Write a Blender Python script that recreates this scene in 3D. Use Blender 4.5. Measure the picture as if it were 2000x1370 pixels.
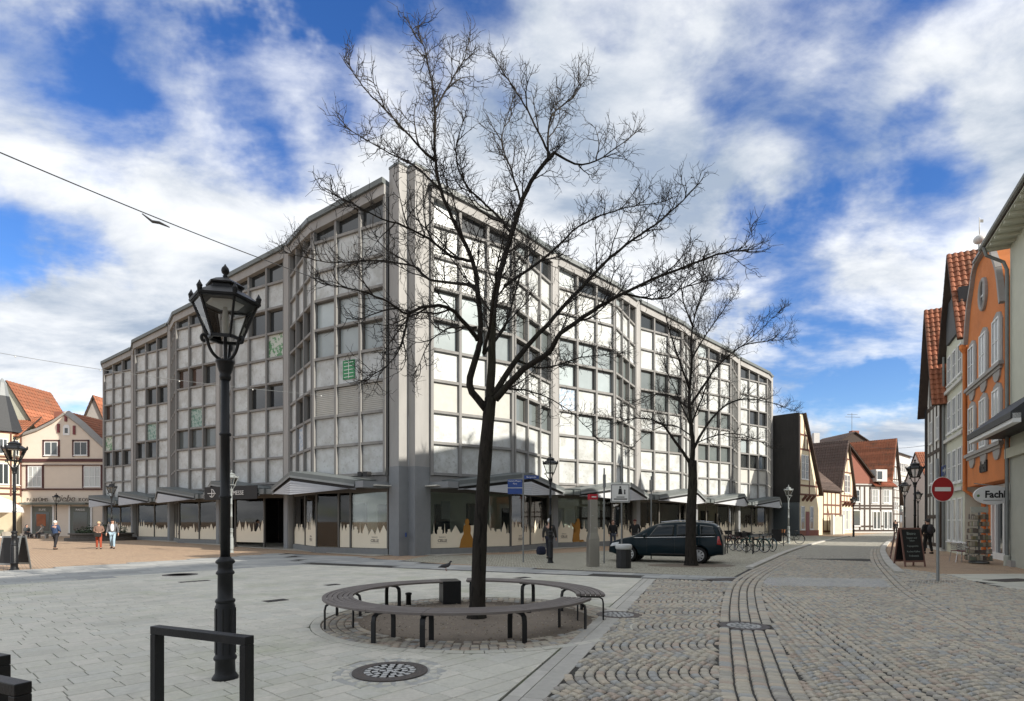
import bpy, bmesh, math, random
from mathutils import Matrix, Vector
R = math.radians
random.seed(7)
for o in list(bpy.data.objects): bpy.data.objects.remove(o)
SC = bpy.context.scene
COL = SC.collection
# ------------------------------------------------------------------ camera
EYE = 1.65
FPX = 1120.0            # focal length expressed for a 2000 px wide picture
cam_d = bpy.data.cameras.new('camera'); cam = bpy.data.objects.new('camera', cam_d); COL.objects.link(cam)
cam_d.sensor_width = 36; cam_d.lens = 36 * FPX / 2000
cam_d.shift_y = 0.1665; cam_d.clip_start = 0.05; cam_d.clip_end = 3000
cam.location = (0, 0, EYE); cam.rotation_euler = (R(90), 0, 0)
SC.camera = cam
# ------------------------------------------------------------------ sun and sky
SUN_EL = 27.0
SUN_H = Vector((0.845, -0.535, 0)).normalized()          # horizontal direction towards the sun
SUN_STRENGTH = 2.5; SKY_STRENGTH = 0.12; EXPOSURE = 1.42
sd = bpy.data.lights.new('sun', 'SUN'); so = bpy.data.objects.new('sun', sd); COL.objects.link(so)
sd.energy = SUN_STRENGTH; sd.angle = R(0.5); sd.color = (1.0, 0.93, 0.82)
sv = Vector((SUN_H.x*math.cos(R(SUN_EL)), SUN_H.y*math.cos(R(SUN_EL)), math.sin(R(SUN_EL))))
so.rotation_euler = (-sv).to_track_quat('-Z', 'Y').to_euler(); so.location = (40, -30, 60)
W = bpy.data.worlds.new('World'); SC.world = W; W.use_nodes = True
nt = W.node_tree; nt.nodes.clear(); L = nt.links.new
def N(t, **k):
    n = nt.nodes.new(t)
    for a, b in k.items(): setattr(n, a, b)
    return n
def wmath(op, a, b=None, clamp=False):
    n = N('ShaderNodeMath', operation=op); n.use_clamp = clamp
    for i, x in enumerate((a, b)):
        if x is None: continue
        if isinstance(x, (int, float)): n.inputs[i].default_value = x
        else: L(x, n.inputs[i])
    return n.outputs[0]
sky = N('ShaderNodeTexSky'); sky.sky_type = 'NISHITA'; sky.sun_disc = False
sky.sun_elevation = R(SUN_EL); sky.sun_rotation = math.atan2(SUN_H.x, SUN_H.y)
sky.air_density = 1.0; sky.dust_density = 0.3; sky.ozone_density = 2.5
tc = N('ShaderNodeTexCoord'); sp = N('ShaderNodeSeparateXYZ'); L(tc.outputs['Generated'], sp.inputs[0])
zz = wmath('ADD', wmath('MAXIMUM', sp.outputs[2], 0.0), 0.22)
cx = wmath('DIVIDE', sp.outputs[0], zz); cy = wmath('DIVIDE', sp.outputs[1], zz)
cmb = N('ShaderNodeCombineXYZ'); L(cx, cmb.inputs[0]); L(cy, cmb.inputs[1]); cmb.inputs[2].default_value = 3.7
def cnoise(scale, detail, rough, dist, off=(0, 0, 0), st=(1.0, 1.5, 1.0)):
    mp = N('ShaderNodeMapping'); mp.inputs[1].default_value = off; mp.inputs[2].default_value = (0, 0, R(-35)); mp.inputs[3].default_value = st
    L(cmb.outputs[0], mp.inputs[0])
    n = N('ShaderNodeTexNoise'); n.inputs['Scale'].default_value = scale; n.inputs['Detail'].default_value = detail
    n.inputs['Roughness'].default_value = rough; n.inputs['Distortion'].default_value = dist
    L(mp.outputs[0], n.inputs['Vector']); return n.outputs['Fac']
big = cnoise(1.1, 11, 0.57, 0.2, (1.3, 0.4, 0)); lit = cnoise(2.6, 11, 0.60, 0.25, (5.2, 2.2, 1.0)); shd = cnoise(0.9, 5, 0.5, 0.3, (9.3, 3.4, 2.0))
# clear gaps in the cloud deck (directions in which the blue shows)
def px_dir(px, py): return Vector(((px-1000)/FPX, 1, (1018-py)/FPX)).normalized()
wn = N('ShaderNodeTexNoise'); wn.inputs['Scale'].default_value = 3.2; wn.inputs['Detail'].default_value = 6; wn.inputs['Roughness'].default_value = .6; L(tc.outputs['Generated'], wn.inputs['Vector'])
wo = N('ShaderNodeVectorMath', operation='MULTIPLY_ADD'); L(wn.outputs['Color'], wo.inputs[0]); wo.inputs[1].default_value = (.42, .42, .42); wo.inputs[2].default_value = (-.21, -.21, -.21)
wv = N('ShaderNodeVectorMath', operation='ADD'); L(tc.outputs['Generated'], wv.inputs[0]); L(wo.outputs[0], wv.inputs[1]); wz = N('ShaderNodeVectorMath', operation='NORMALIZE'); L(wv.outputs[0], wz.inputs[0])
gap = None
for (px, py, rad, amt) in [(330, 215, 6.5, .13), (60, 190, 6, .13), (590, 180, 5.5, .16), (690, 50, 5, .14), (930, 100, 4.5, .16), (1640, 440, 7, .20), (1490, 490, 5, .14),
                           (1880, 360, 5, .16), (1530, 60, 5.5, .14), (1720, 745, 6, .16), (1700, 840, 3, .15), (20, 370, 3, .14), (1880, 20, 5, .14), (1250, 10, 4, .1)]:
    d = px_dir(px, py)
    dt = N('ShaderNodeVectorMath', operation='DOT_PRODUCT'); L(wz.outputs[0], dt.inputs[0]); dt.inputs[1].default_value = d
    mr = N('ShaderNodeMapRange'); mr.interpolation_type = 'SMOOTHSTEP'
    mr.inputs[1].default_value = math.cos(R(rad*1.6)); mr.inputs[2].default_value = math.cos(R(rad*.3)); mr.inputs[3].default_value = 0; mr.inputs[4].default_value = amt*.74
    L(dt.outputs['Value'], mr.inputs[0]); gap = mr.outputs[0] if gap is None else wmath('ADD', gap, mr.outputs[0])
dens = wmath('SUBTRACT', wmath('ADD', wmath('MULTIPLY', big, 0.72), wmath('MULTIPLY', lit, 0.28)), gap)
mr = N('ShaderNodeMapRange'); mr.interpolation_type = 'SMOOTHSTEP'; L(dens, mr.inputs[0])
mr.inputs[1].default_value = 0.275; mr.inputs[2].default_value = 0.465; mr.inputs[3].default_value = 0; mr.inputs[4].default_value = 0.98
cover = mr.outputs[0]
cr = N('ShaderNodeValToRGB'); e = cr.color_ramp.elements
e[0].position = 0.40; e[0].color = (1.35, 1.62, 2.02, 1); e[1].position = 0.68; e[1].color = (4.6, 4.65, 4.7, 1)
m = e.new(0.51); m.color = (2.85, 2.95, 3.08, 1)
L(wmath('ADD', wmath('MULTIPLY', lit, 0.45), wmath('MULTIPLY', shd, 0.55)), cr.inputs[0])
sat = N('ShaderNodeHueSaturation'); sat.inputs['Hue'].default_value = 0.515; sat.inputs['Saturation'].default_value = 1.3; sat.inputs['Value'].default_value = 0.58; L(sky.outputs[0], sat.inputs['Color'])
mx = N('ShaderNodeMix'); mx.data_type = 'RGBA'; L(cover, mx.inputs[0]); L(sat.outputs[0], mx.inputs[6]); L(cr.outputs[0], mx.inputs[7])
bg = N('ShaderNodeBackground'); bg.inputs[1].default_value = SKY_STRENGTH; L(mx.outputs[2], bg.inputs[0])
ow = N('ShaderNodeOutputWorld'); L(bg.outputs[0], ow.inputs[0])
vs = SC.view_settings; vs.view_transform = 'Standard'; vs.look = 'None'; vs.gamma = 1; vs.use_curve_mapping = False; vs.exposure = EXPOSURE
SC.render.resolution_x = 1024; SC.render.resolution_y = 701
# ------------------------------------------------------------------ helpers
WM = {}
def gp(px, py, z=0.0):
    """a point measured on the ground (or at height z)"""
    d = (EYE - z) * FPX / (py - 1018.0)
    return Vector(((px - 1000) * d / FPX, d, z))
def frame(o, u, out):
    """local (along, outward, up) -> world"""
    u = Vector((u[0], u[1], 0)).normalized(); out = Vector((out[0], out[1], 0)).normalized()
    return Matrix(((u.x, out.x, 0, o[0]), (u.y, out.y, 0, o[1]), (0, 0, 1, o[2] if len(o) > 2 else 0), (0, 0, 0, 1)))
def xf(loc=(0, 0, 0), rz=0, s=1): return Matrix.Translation(loc) @ Matrix.Rotation(rz, 4, 'Z') @ Matrix.Scale(s, 4)
class MB:
    def __init__(s, M=None): s.v = []; s.f = []; s.mi = []; s.M = M; s.cur = 0
    def add(s, vs, fs):
        b = len(s.v); flip = False
        if s.M is not None:
            flip = s.M.determinant() < 0
            s.v += [tuple(s.M @ Vector(p)) for p in vs]
        else: s.v += [tuple(p) for p in vs]
        for f in fs:
            g = [b+i for i in f]
            s.f.append(g[::-1] if flip else g); s.mi.append(s.cur)
        return s
    def box(s, a, b):
        (x0, y0, z0), (x1, y1, z1) = a, b
        return s.add([(x0,y0,z0),(x1,y0,z0),(x1,y1,z0),(x0,y1,z0),(x0,y0,z1),(x1,y0,z1),(x1,y1,z1),(x0,y1,z1)],
                     [(3,2,1,0),(4,5,6,7),(0,1,5,4),(1,2,6,5),(2,3,7,6),(3,0,4,7)])
    def cbox(s, c, d): return s.box([c[i]-d[i]/2 for i in range(3)], [c[i]+d[i]/2 for i in range(3)])
    def bar(s, p, q, w, t, up=(0, 0, 1)):
        """rectangular bar from p to q, w across, t along up"""
        p, q = Vector(p), Vector(q); d = (q-p).normalized(); up = Vector(up)
        x = d.cross(up)
        if x.length < 1e-4: x = d.cross(Vector((1, 0, 0)))
        x.normalize(); y = x.cross(d).normalized()
        a = [p-x*w/2-y*t/2, p+x*w/2-y*t/2, p+x*w/2+y*t/2, p-x*w/2+y*t/2]; b = [v+(q-p) for v in a]
        return s.add(a+b, [(0,1,2,3),(7,6,5,4),(0,4,5,1),(1,5,6,2),(2,6,7,3),(3,7,4,0)])
    def prism(s, poly, z0, z1):
        n = len(poly)
        return s.add([(p[0],p[1],z0) for p in poly]+[(p[0],p[1],z1) for p in poly],
                     [tuple(range(n-1,-1,-1)), tuple(range(n,2*n))]+[(i,(i+1)%n,n+(i+1)%n,n+i) for i in range(n)])
    def wallpoly(s, poly, b0, b1):
        """polygon given as (along, up), thick from b0 to b1 outward"""
        n = len(poly)
        return s.add([(p[0],b0,p[1]) for p in poly]+[(p[0],b1,p[1]) for p in poly],
                     [tuple(range(n)), tuple(range(2*n-1,n-1,-1))]+[(i,n+i,n+(i+1)%n,(i+1)%n) for i in range(n)])
    def endpoly(s, poly, a0, a1):
        """polygon given as (outward, up), extruded along from a0 to a1"""
        n = len(poly)
        return s.add([(a0,p[0],p[1]) for p in poly]+[(a1,p[0],p[1]) for p in poly],
                     [tuple(range(n-1,-1,-1)), tuple(range(n,2*n))]+[(i,(i+1)%n,n+(i+1)%n,n+i) for i in range(n)])
    def tube(s, pts, r, n=8, cap=True):
        pts = [Vector(p) for p in pts]; k = len(pts)
        rr = r if isinstance(r, (list, tuple)) else [r]*k
        vs = []; fs = []; prev = None
        for i, p in enumerate(pts):
            t = (pts[min(i+1,k-1)]-pts[max(i-1,0)])
            if t.length < 1e-9: t = Vector((0,0,1))
            t.normalize()
            if prev is None:
                x = t.cross(Vector((0,0,1)))
                if x.length < 1e-3: x = t.cross(Vector((0,1,0)))
            else: x = prev - t*prev.dot(t)
            x.normalize(); prev = x; y = t.cross(x)
            for j in range(n):
                a = 2*math.pi*j/n
                vs.append(p+(x*math.cos(a)+y*math.sin(a))*rr[i])
        for i in range(k-1):
            for j in range(n):
                fs.append((i*n+j, i*n+(j+1)%n, (i+1)*n+(j+1)%n, (i+1)*n+j))
        if cap and n > 2: fs.append(tuple(range(n-1,-1,-1))); fs.append(tuple((k-1)*n+j for j in range(n)))
        return s.add(vs, fs)
    def lathe(s, prof, n=16, c=(0,0,0), rot=0, cap=True):
        vs = []; fs = []; k = len(prof)
        for (r, z) in prof:
            for j in range(n):
                a = rot+2*math.pi*j/n; vs.append((c[0]+r*math.cos(a), c[1]+r*math.sin(a), c[2]+z))
        for i in range(k-1):
            for j in range(n): fs.append((i*n+j, i*n+(j+1)%n, (i+1)*n+(j+1)%n, (i+1)*n+j))
        if cap: fs.append(tuple(range(n-1,-1,-1))); fs.append(tuple((k-1)*n+j for j in range(n)))
        return s.add(vs, fs)
    def ball(s, c, r, n=12, m=8, sc=(1,1,1)):
        prof = [(max(1e-4, math.sin(math.pi*i/m)), -math.cos(math.pi*i/m)) for i in range(m+1)]
        vs = []; fs = []
        for (q, z) in prof:
            for j in range(n):
                a = 2*math.pi*j/n; vs.append((c[0]+r*q*math.cos(a)*sc[0], c[1]+r*q*math.sin(a)*sc[1], c[2]+r*z*sc[2]))
        for i in range(m):
            for j in range(n): fs.append((i*n+j, i*n+(j+1)%n, (i+1)*n+(j+1)%n, (i+1)*n+j))
        return s.add(vs, fs)
    def mesh(s, name, mats, smooth=False):
        me = bpy.data.meshes.new(name); me.from_pydata(s.v, [], s.f)
        for m in (mats if isinstance(mats, (list, tuple)) else [mats]): me.materials.append(m)
        if max(s.mi, default=0) > 0: me.polygons.foreach_set('material_index', s.mi)
        if smooth: me.polygons.foreach_set('use_smooth', [True]*len(s.f))
        me.update(); return me
    def build(s, name, mats, parent=None, smooth=False): return put(name, s.mesh(name, mats, smooth), parent)
def put(name, me, parent=None, M=None):
    o = bpy.data.objects.new(name, me); COL.objects.link(o)
    if M is not None: o.matrix_basis = M
    WM[o] = M.copy() if M is not None else Matrix.Identity(4)
    if parent is not None:
        o.parent = parent; o.matrix_parent_inverse = WM[parent].inverted()
    return o
def thing(name, label, cat, loc=(0,0,0), rz=0, group=None):
    o = put(name, None, None, xf(loc, rz)); o.empty_display_size = 0.2
    return tag(o, label, cat, group)
def tag(o, label, cat, group=None):
    o['label'] = label; o['category'] = cat
    if group: o['group'] = group
    return o
def struct(o): o['kind'] = 'structure'; return o
def stuff(o): o['kind'] = 'stuff'; return o
KIDS = {}
def copy_tree(o, M, label=None, group=None):
    kids = {}
    for x in bpy.data.objects:
        if x.parent is not None: kids.setdefault(x.parent, []).append(x)
    def rec(src, par):
        c = src.copy(); COL.objects.link(c)
        if par is not None: c.parent = par
        for k in kids.get(src, []): rec(k, c)
        return c
    r = rec(o, None); r.matrix_basis = M; WM[r] = M.copy()
    if label: r['label'] = label
    if group: r['group'] = group
    return r
def smoothmod(o, bevel=None, sub=0, ang=40):
    if bevel:
        m = o.modifiers.new('bevel', 'BEVEL'); m.width = bevel; m.segments = 2; m.limit_method = 'ANGLE'; m.angle_limit = R(ang)
    if sub:
        m = o.modifiers.new('sub', 'SUBSURF'); m.levels = sub; m.render_levels = sub
    return o
def text_mb(mb, txt, size, c, bold=0.0, sx=1.0, depth=0.006, align='CENTER', shear=0.0):
    """lettering laid in the (along, up) plane of mb at c = (along, outward, up), proud by depth"""
    cu = bpy.data.curves.new('t', 'FONT'); cu.body = txt; cu.size = size; cu.align_x = align; cu.extrude = depth/2; cu.offset = bold; cu.resolution_u = 2; cu.shear = shear
    ob = bpy.data.objects.new('t', cu); COL.objects.link(ob)
    dg = bpy.context.evaluated_depsgraph_get(); me = bpy.data.meshes.new_from_object(ob.evaluated_get(dg))
    sgn = -1 if (mb.M is None or mb.M.determinant() > 0) else 1
    vs = [(c[0]+sgn*v.co.x*sx, c[1]+v.co.z, c[2]+v.co.y) for v in me.vertices]; fs = [tuple(p.vertices) for p in me.polygons]
    bpy.data.objects.remove(ob); bpy.data.curves.remove(cu); bpy.data.meshes.remove(me)
    return mb.add(vs, fs)
# ------------------------------------------------------------------ materials
def mat(name, col, rough=0.7, var=0.12, scale=6, bump=0.0, bscale=40, metal=0.0, spec=0.4, island=0.0, objvar=0.0, big=0.0, bigscale=0.6, coords='Object', stretch=(1,1,1), tint=None, coat=0):
    m = bpy.data.materials.new(name); m.use_nodes = True; t = m.node_tree; n = t.nodes; l = t.links.new
    b = n['Principled BSDF']; b.inputs['Roughness'].default_value = rough; b.inputs['Metallic'].default_value = metal
    b.inputs['Specular IOR Level'].default_value = spec
    if coat: b.inputs['Coat Weight'].default_value = coat; b.inputs['Coat Roughness'].default_value = 0.05
    c = n.new('ShaderNodeTexCoord'); mp = n.new('ShaderNodeMapping'); mp.inputs[3].default_value = stretch; l(c.outputs[coords], mp.inputs[0])
    if objvar:
        oi_ = n.new('ShaderNodeObjectInfo'); cv = n.new('ShaderNodeVectorMath'); cv.operation = 'SCALE'; cv.inputs[0].default_value = (61.3, 37.7, 53.1); l(oi_.outputs['Random'], cv.inputs['Scale']); l(cv.outputs[0], mp.inputs[1])
    def noise(sc, det=5, ro=0.6):
        x = n.new('ShaderNodeTexNoise'); x.inputs['Scale'].default_value = sc; x.inputs['Detail'].default_value = det; x.inputs['Roughness'].default_value = ro
        l(mp.outputs[0], x.inputs['Vector']); return x.outputs['Fac']
    def mth(op, a, q):
        x = n.new('ShaderNodeMath'); x.operation = op
        for i, y in enumerate((a, q)):
            if isinstance(y, (int, float)): x.inputs[i].default_value = y
            else: l(y, x.inputs[i])
        return x.outputs[0]
    f = mth('ADD', mth('MULTIPLY', mth('SUBTRACT', noise(scale), 0.5), var*3.2), 1.0)
    if big: f = mth('MULTIPLY', f, mth('ADD', mth('MULTIPLY', mth('SUBTRACT', noise(bigscale, 3), 0.5), big*3.2), 1.0))
    if island:
        g = n.new('ShaderNodeNewGeometry'); f = mth('MULTIPLY', f, mth('ADD', mth('MULTIPLY', mth('SUBTRACT', g.outputs['Random Per Island'], 0.5), island*2), 1.0))
    if objvar:
        g = n.new('ShaderNodeObjectInfo'); f = mth('MULTIPLY', f, mth('ADD', mth('MULTIPLY', mth('SUBTRACT', g.outputs['Random'], 0.5), objvar*2), 1.0))
    vm = n.new('ShaderNodeVectorMath'); vm.operation = 'SCALE'; vm.inputs[0].default_value = col[:3]; l(f, vm.inputs['Scale'])
    out = vm.outputs[0]
    if tint:   # (colour, noise scale, low, high, amount): stains with a shape of their own
        for (tcol, ts, lo, hi, am) in (tint if isinstance(tint, list) else [tint]):
            mr = n.new('ShaderNodeMapRange'); mr.inputs[1].default_value = lo; mr.inputs[2].default_value = hi; mr.inputs[4].default_value = am; l(noise(ts, 6, 0.65), mr.inputs[0])
            mx = n.new('ShaderNodeMix'); mx.data_type = 'RGBA'; l(mr.outputs[0], mx.inputs[0]); l(out, mx.inputs[6]); mx.inputs[7].default_value = (*tcol, 1); out = mx.outputs[2]
    l(out, b.inputs['Base Color'])
    if bump:
        bp = n.new('ShaderNodeBump'); bp.inputs['Strength'].default_value = bump; bp.inputs['Distance'].default_value = 0.02; l(noise(bscale, 6), bp.inputs['Height']); l(bp.outputs[0], b.inputs['Normal'])
    return m
def glassmat(name, tintc=(0.9, 0.95, 0.93), refl=1.0):
    m = bpy.data.materials.new(name); m.use_nodes = True; t = m.node_tree; n = t.nodes; n.clear(); l = t.links.new
    tr = n.new('ShaderNodeBsdfTransparent'); tr.inputs[0].default_value = (*tintc, 1); gl = n.new('ShaderNodeBsdfGlossy'); gl.inputs['Roughness'].default_value = 0.02
    fr = n.new('ShaderNodeFresnel'); fr.inputs[0].default_value = 1.45; mu = n.new('ShaderNodeMath'); mu.operation = 'MULTIPLY'; l(fr.outputs[0], mu.inputs[0]); mu.inputs[1].default_value = 1.5*refl; mu.use_clamp = True
    mx = n.new('ShaderNodeMixShader'); l(mu.outputs[0], mx.inputs[0]); l(tr.outputs[0], mx.inputs[1]); l(gl.outputs[0], mx.inputs[2])
    o = n.new('ShaderNodeOutputMaterial'); l(mx.outputs[0], o.inputs[0]); return m
M = {}
# ------------------------------------------------------------------ ground materials
def rampmat(name, cols, rough=0.75, var=0.10, scale=14, bump=0.35, bscale=90, tint=None, big=0.08):
    m = mat(name, (1, 1, 1), rough, var, scale, bump, bscale, tint=tint, big=big, spec=0.3)
    t = m.node_tree; n = t.nodes; l = t.links.new
    vm = [x for x in n if x.type == 'VECT_MATH'][0]
    g = n.new('ShaderNodeNewGeometry'); oi = n.new('ShaderNodeObjectInfo'); ad = n.new('ShaderNodeMath'); ad.operation = 'ADD'; l(g.outputs['Random Per Island'], ad.inputs[0]); l(oi.outputs['Random'], ad.inputs[1])
    fr = n.new('ShaderNodeMath'); fr.operation = 'FRACT'; l(ad.outputs[0], fr.inputs[0])
    r = n.new('ShaderNodeValToRGB'); r.color_ramp.interpolation = 'CONSTANT'; e = r.color_ramp.elements
    while len(e) > 1: e.remove(e[-1])
    e[0].position = 0; e[0].color = (*cols[0], 1)
    for i, c in enumerate(cols[1:]): x = e.new((i+1)/len(cols)); x.color = (*c, 1)
    l(fr.outputs[0], r.inputs[0]); l(r.outputs[0], vm.inputs[0]); return m
M['sett'] = rampmat('sett', [(0.462,0.424,0.347), (0.374,0.352,0.303), (0.495,0.429,0.341), (0.424,0.396,0.341), (0.330,0.308,0.275), (0.506,0.457,0.369), (0.440,0.363,0.297), (0.374,0.374,0.358), (0.468,0.424,0.352)])
M['sett_light'] = rampmat('sett_light', [(0.480,0.468,0.444), (0.432,0.432,0.420), (0.504,0.492,0.456), (0.456,0.444,0.432)])
M['slab'] = rampmat('slab', [(.56,.545,.475), (.585,.565,.495), (.53,.515,.45), (.60,.575,.505), (.55,.54,.48)], 0.8, 0.12, 22, 0.25, 160, big=0.12,
                    tint=[((.33,.36,.22), 0.5, .52, .70, .50), ((.33,.325,.30), 1.7, .55, .72, .45), ((.30,.29,.265), 42, .70, .73, .6), ((.62,.61,.57), 60, .72, .75, .5)])
M['path_slab'] = rampmat('path_slab', [(0.324,0.330,0.324), (0.372,0.378,0.366), (0.300,0.306,0.300), (0.396,0.396,0.378)], 0.8, 0.12, 8, 0.2, 90, tint=((.2,.2,.18), 1.1, .55, .75, .4))
M['kerb'] = mat('kerb', (.45,.435,.395), 0.8, 0.14, 9, 0.25, 80, objvar=.08)
M['joint'] = mat('joint', (.05,.047,.042), 0.95, 0.2, 20)
M['slab_joint'] = mat('slab_joint', (.075,.075,.06), 0.95, 0.2, 20, tint=((.09,.12,.045), .8, .5, .62, .7))
M['soil'] = mat('soil', (.20,.165,.13), 0.95, 0.18, 30, 0.6, 120, tint=((.13,.11,.09), 3, .5, .7, .6))
def brickground(name, c1, c2, mortar, scale, w, h, rot, bump=.3):
    m = mat(name, c1, 0.85, 0.12, 3, 0, tint=((.16,.13,.11), .35, .55, .8, .45)); t = m.node_tree; n = t.nodes; l = t.links.new
    vm = [x for x in n if x.type == 'VECT_MATH'][0]; b = n['Principled BSDF']
    c = n.new('ShaderNodeTexCoord'); mp = n.new('ShaderNodeMapping'); mp.inputs[2].default_value = (0, 0, rot); l(c.outputs['Object'], mp.inputs[0])
    br = n.new('ShaderNodeTexBrick'); br.inputs['Color1'].default_value = (*c1, 1); br.inputs['Color2'].default_value = (*c2, 1); br.inputs['Mortar'].default_value = (*mortar, 1)
    br.inputs['Scale'].default_value = scale; br.inputs['Brick Width'].default_value = w; br.inputs['Row Height'].default_value = h; br.inputs['Mortar Size'].default_value = .008; br.inputs['Bias'].default_value = 0
    l(mp.outputs[0], br.inputs['Vector']); l(br.outputs['Color'], vm.inputs[0])
    bp = n.new('ShaderNodeBump'); bp.inputs['Strength'].default_value = bump; bp.inputs['Distance'].default_value = .01; l(br.outputs['Fac'], bp.inputs['Height']); bp.invert = True; l(bp.outputs[0], b.inputs['Normal']); return m
M['brickpave'] = brickground('brickpave', (.45,.325,.215), (.37,.25,.17), (.22,.175,.13), 1.0, .2, .1, R(48))
def vorosett(name, c1, c2, joint, scale):
    m = mat(name, c1, 0.8, 0.10, 5, 0); t = m.node_tree; n = t.nodes; l = t.links.new
    vm = [x for x in n if x.type == 'VECT_MATH'][0]; b = n['Principled BSDF']
    c = n.new('ShaderNodeTexCoord')
    v = n.new('ShaderNodeTexVoronoi'); v.feature = 'DISTANCE_TO_EDGE'; v.inputs['Scale'].default_value = scale; v.inputs['Randomness'].default_value = .55; l(c.outputs['Object'], v.inputs['Vector'])
    v2 = n.new('ShaderNodeTexVoronoi'); v2.inputs['Scale'].default_value = scale; v2.inputs['Randomness'].default_value = .55; l(c.outputs['Object'], v2.inputs['Vector'])
    mr = n.new('ShaderNodeMapRange'); mr.inputs[1].default_value = .02; mr.inputs[2].default_value = .10; l(v.outputs['Distance'], mr.inputs[0])
    sr = n.new('ShaderNodeSeparateColor'); l(v2.outputs['Color'], sr.inputs[0])
    m1 = n.new('ShaderNodeMix'); m1.data_type = 'RGBA'; l(sr.outputs[0], m1.inputs[0]); m1.inputs[6].default_value = (*c1, 1); m1.inputs[7].default_value = (*c2, 1)
    m2 = n.new('ShaderNodeMix'); m2.data_type = 'RGBA'; l(mr.outputs[0], m2.inputs[0]); m2.inputs[6].default_value = (*joint, 1); l(m1.outputs[2], m2.inputs[7]); l(m2.outputs[2], vm.inputs[0])
    bp = n.new('ShaderNodeBump'); bp.inputs['Strength'].default_value = .5; bp.inputs['Distance'].default_value = .02; l(mr.outputs[0], bp.inputs['Height']); l(bp.outputs[0], b.inputs['Normal']); return m
M['farsett'] = vorosett('farsett', (.42,.40,.33), (.33,.315,.27), (.11,.10,.085), 8.5)
M['beigesett'] = vorosett('beigesett', (.43,.41,.33), (.34,.32,.255), (.13,.12,.095), 9.5)
# ------------------------------------------------------------------ sheets
def sheet(name, pts, z, m, parent=None):
    b = MB(); b.add([(p[0], p[1], z) for p in pts], [tuple(range(len(pts)))]); me = b.mesh(name, m)
    bm = bmesh.new(); bm.from_mesh(me); bmesh.ops.triangulate(bm, faces=bm.faces)
    bmesh.ops.recalc_face_normals(bm, faces=bm.faces)
    for f in bm.faces:
        if f.normal.z < 0: f.normal_flip()
    bm.to_mesh(me); bm.free(); return put(name, me, parent)
ground = struct(sheet('ground', [(-900,-600),(900,-600),(900,1500),(-900,1500)], 0.0, M['brickpave']))
G2 = lambda px, py: gp(px, py).to_2d()
KL0, KL1 = Vector((-0.35, 3.42)), Vector((4.05, 16.2))              # kerb strip between slabs and setts
PLAZA = [Vector((-22, 3.2)), Vector((-0.45, 3.2)), KL1.copy(), Vector((-7.95, 21.7)), Vector((-22, 4.4))]
left_edge = [Vector((1.55, 3.6))]+[G2(*p) for p in [(1400,1370),(1402,1300),(1403,1232),(1408,1180),(1420,1143),(1448,1123),(1484,1107),(1550,1075.5),(1610,1058),(1670,1046.5),(1745,1039)]]
right_edge = [Vector((7.2, 3.6))]+[G2(*p) for p in [(2050,1292),(1900,1215),(1796,1164),(1752,1126),(1724,1098),(1716,1072),(1740,1053),(1790,1040)]]
def inpoly(p, poly):
    c = False; n = len(poly); j = n-1
    for i in range(n):
        a, b = poly[i], poly[j]
        if (a[1] > p[1]) != (b[1] > p[1]) and p[0] < (b[0]-a[0])*(p[1]-a[1])/(b[1]-a[1])+a[0]: c = not c
        j = i
    return c
def offset_path(pts, d):
    r = []
    for i, p in enumerate(pts):
        t = (pts[min(i+1, len(pts)-1)]-pts[max(i-1, 0)]).normalized(); r.append(p+Vector((t.y, -t.x))*d)
    return r
def resample(pts, step):
    out = [pts[0].copy()]; acc = 0
    for a, b in zip(pts, pts[1:]):
        d = (b-a).length; t = step-acc
        while t <= d: out.append(a+(b-a)*(t/d)); t += step
        acc = d-(t-step)
    return out
def smooth_path(pts, it=2):
    for _ in range(it):
        q = [pts[0]]
        for a, b in zip(pts, pts[1:]): q += [a*.75+b*.25, a*.25+b*.75]
        pts = q+[pts[-1]]
    return pts
left_s = smooth_path(left_edge); right_s = smooth_path(right_edge)
street = struct(sheet('street', left_s+right_s[::-1], 0.006, M['farsett']))
# setts in front of the shop, beneath the car and the second tree
struct(sheet('sett_pavement', [G2(*p) for p in [(838,1086),(905,1085),(1085,1081),(1170,1077),(1290,1073),(1420,1057),(1560,1046)]]+[p for p in left_s if 17 < p.y < 60][::-1]+[G2(1440,1129),G2(1100,1113),G2(780,1096)], 0.004, M['beigesett']))
struct(sheet('sett_bed', [Vector((-.4,3.3)), Vector((9.6,3.3)), Vector((8.2,9.4)), Vector((11.0,15)), Vector((15.6,24.5)), Vector((15.2,25)), Vector((11.2,25)), Vector((7.0,17.7)), Vector((5.8,15.6)), Vector((4.05,16.1))], 0.010, M['joint']))
struct(sheet('path_bed', [G2(*p) for p in [(-100,1126),(-100,1149),(590,1104),(1280,1132),(1430,1141),(1440,1128),(1100,1113),(900,1105),(780,1095),(560,1081),(300,1098)]], 0.0045, M['joint']))
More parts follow.
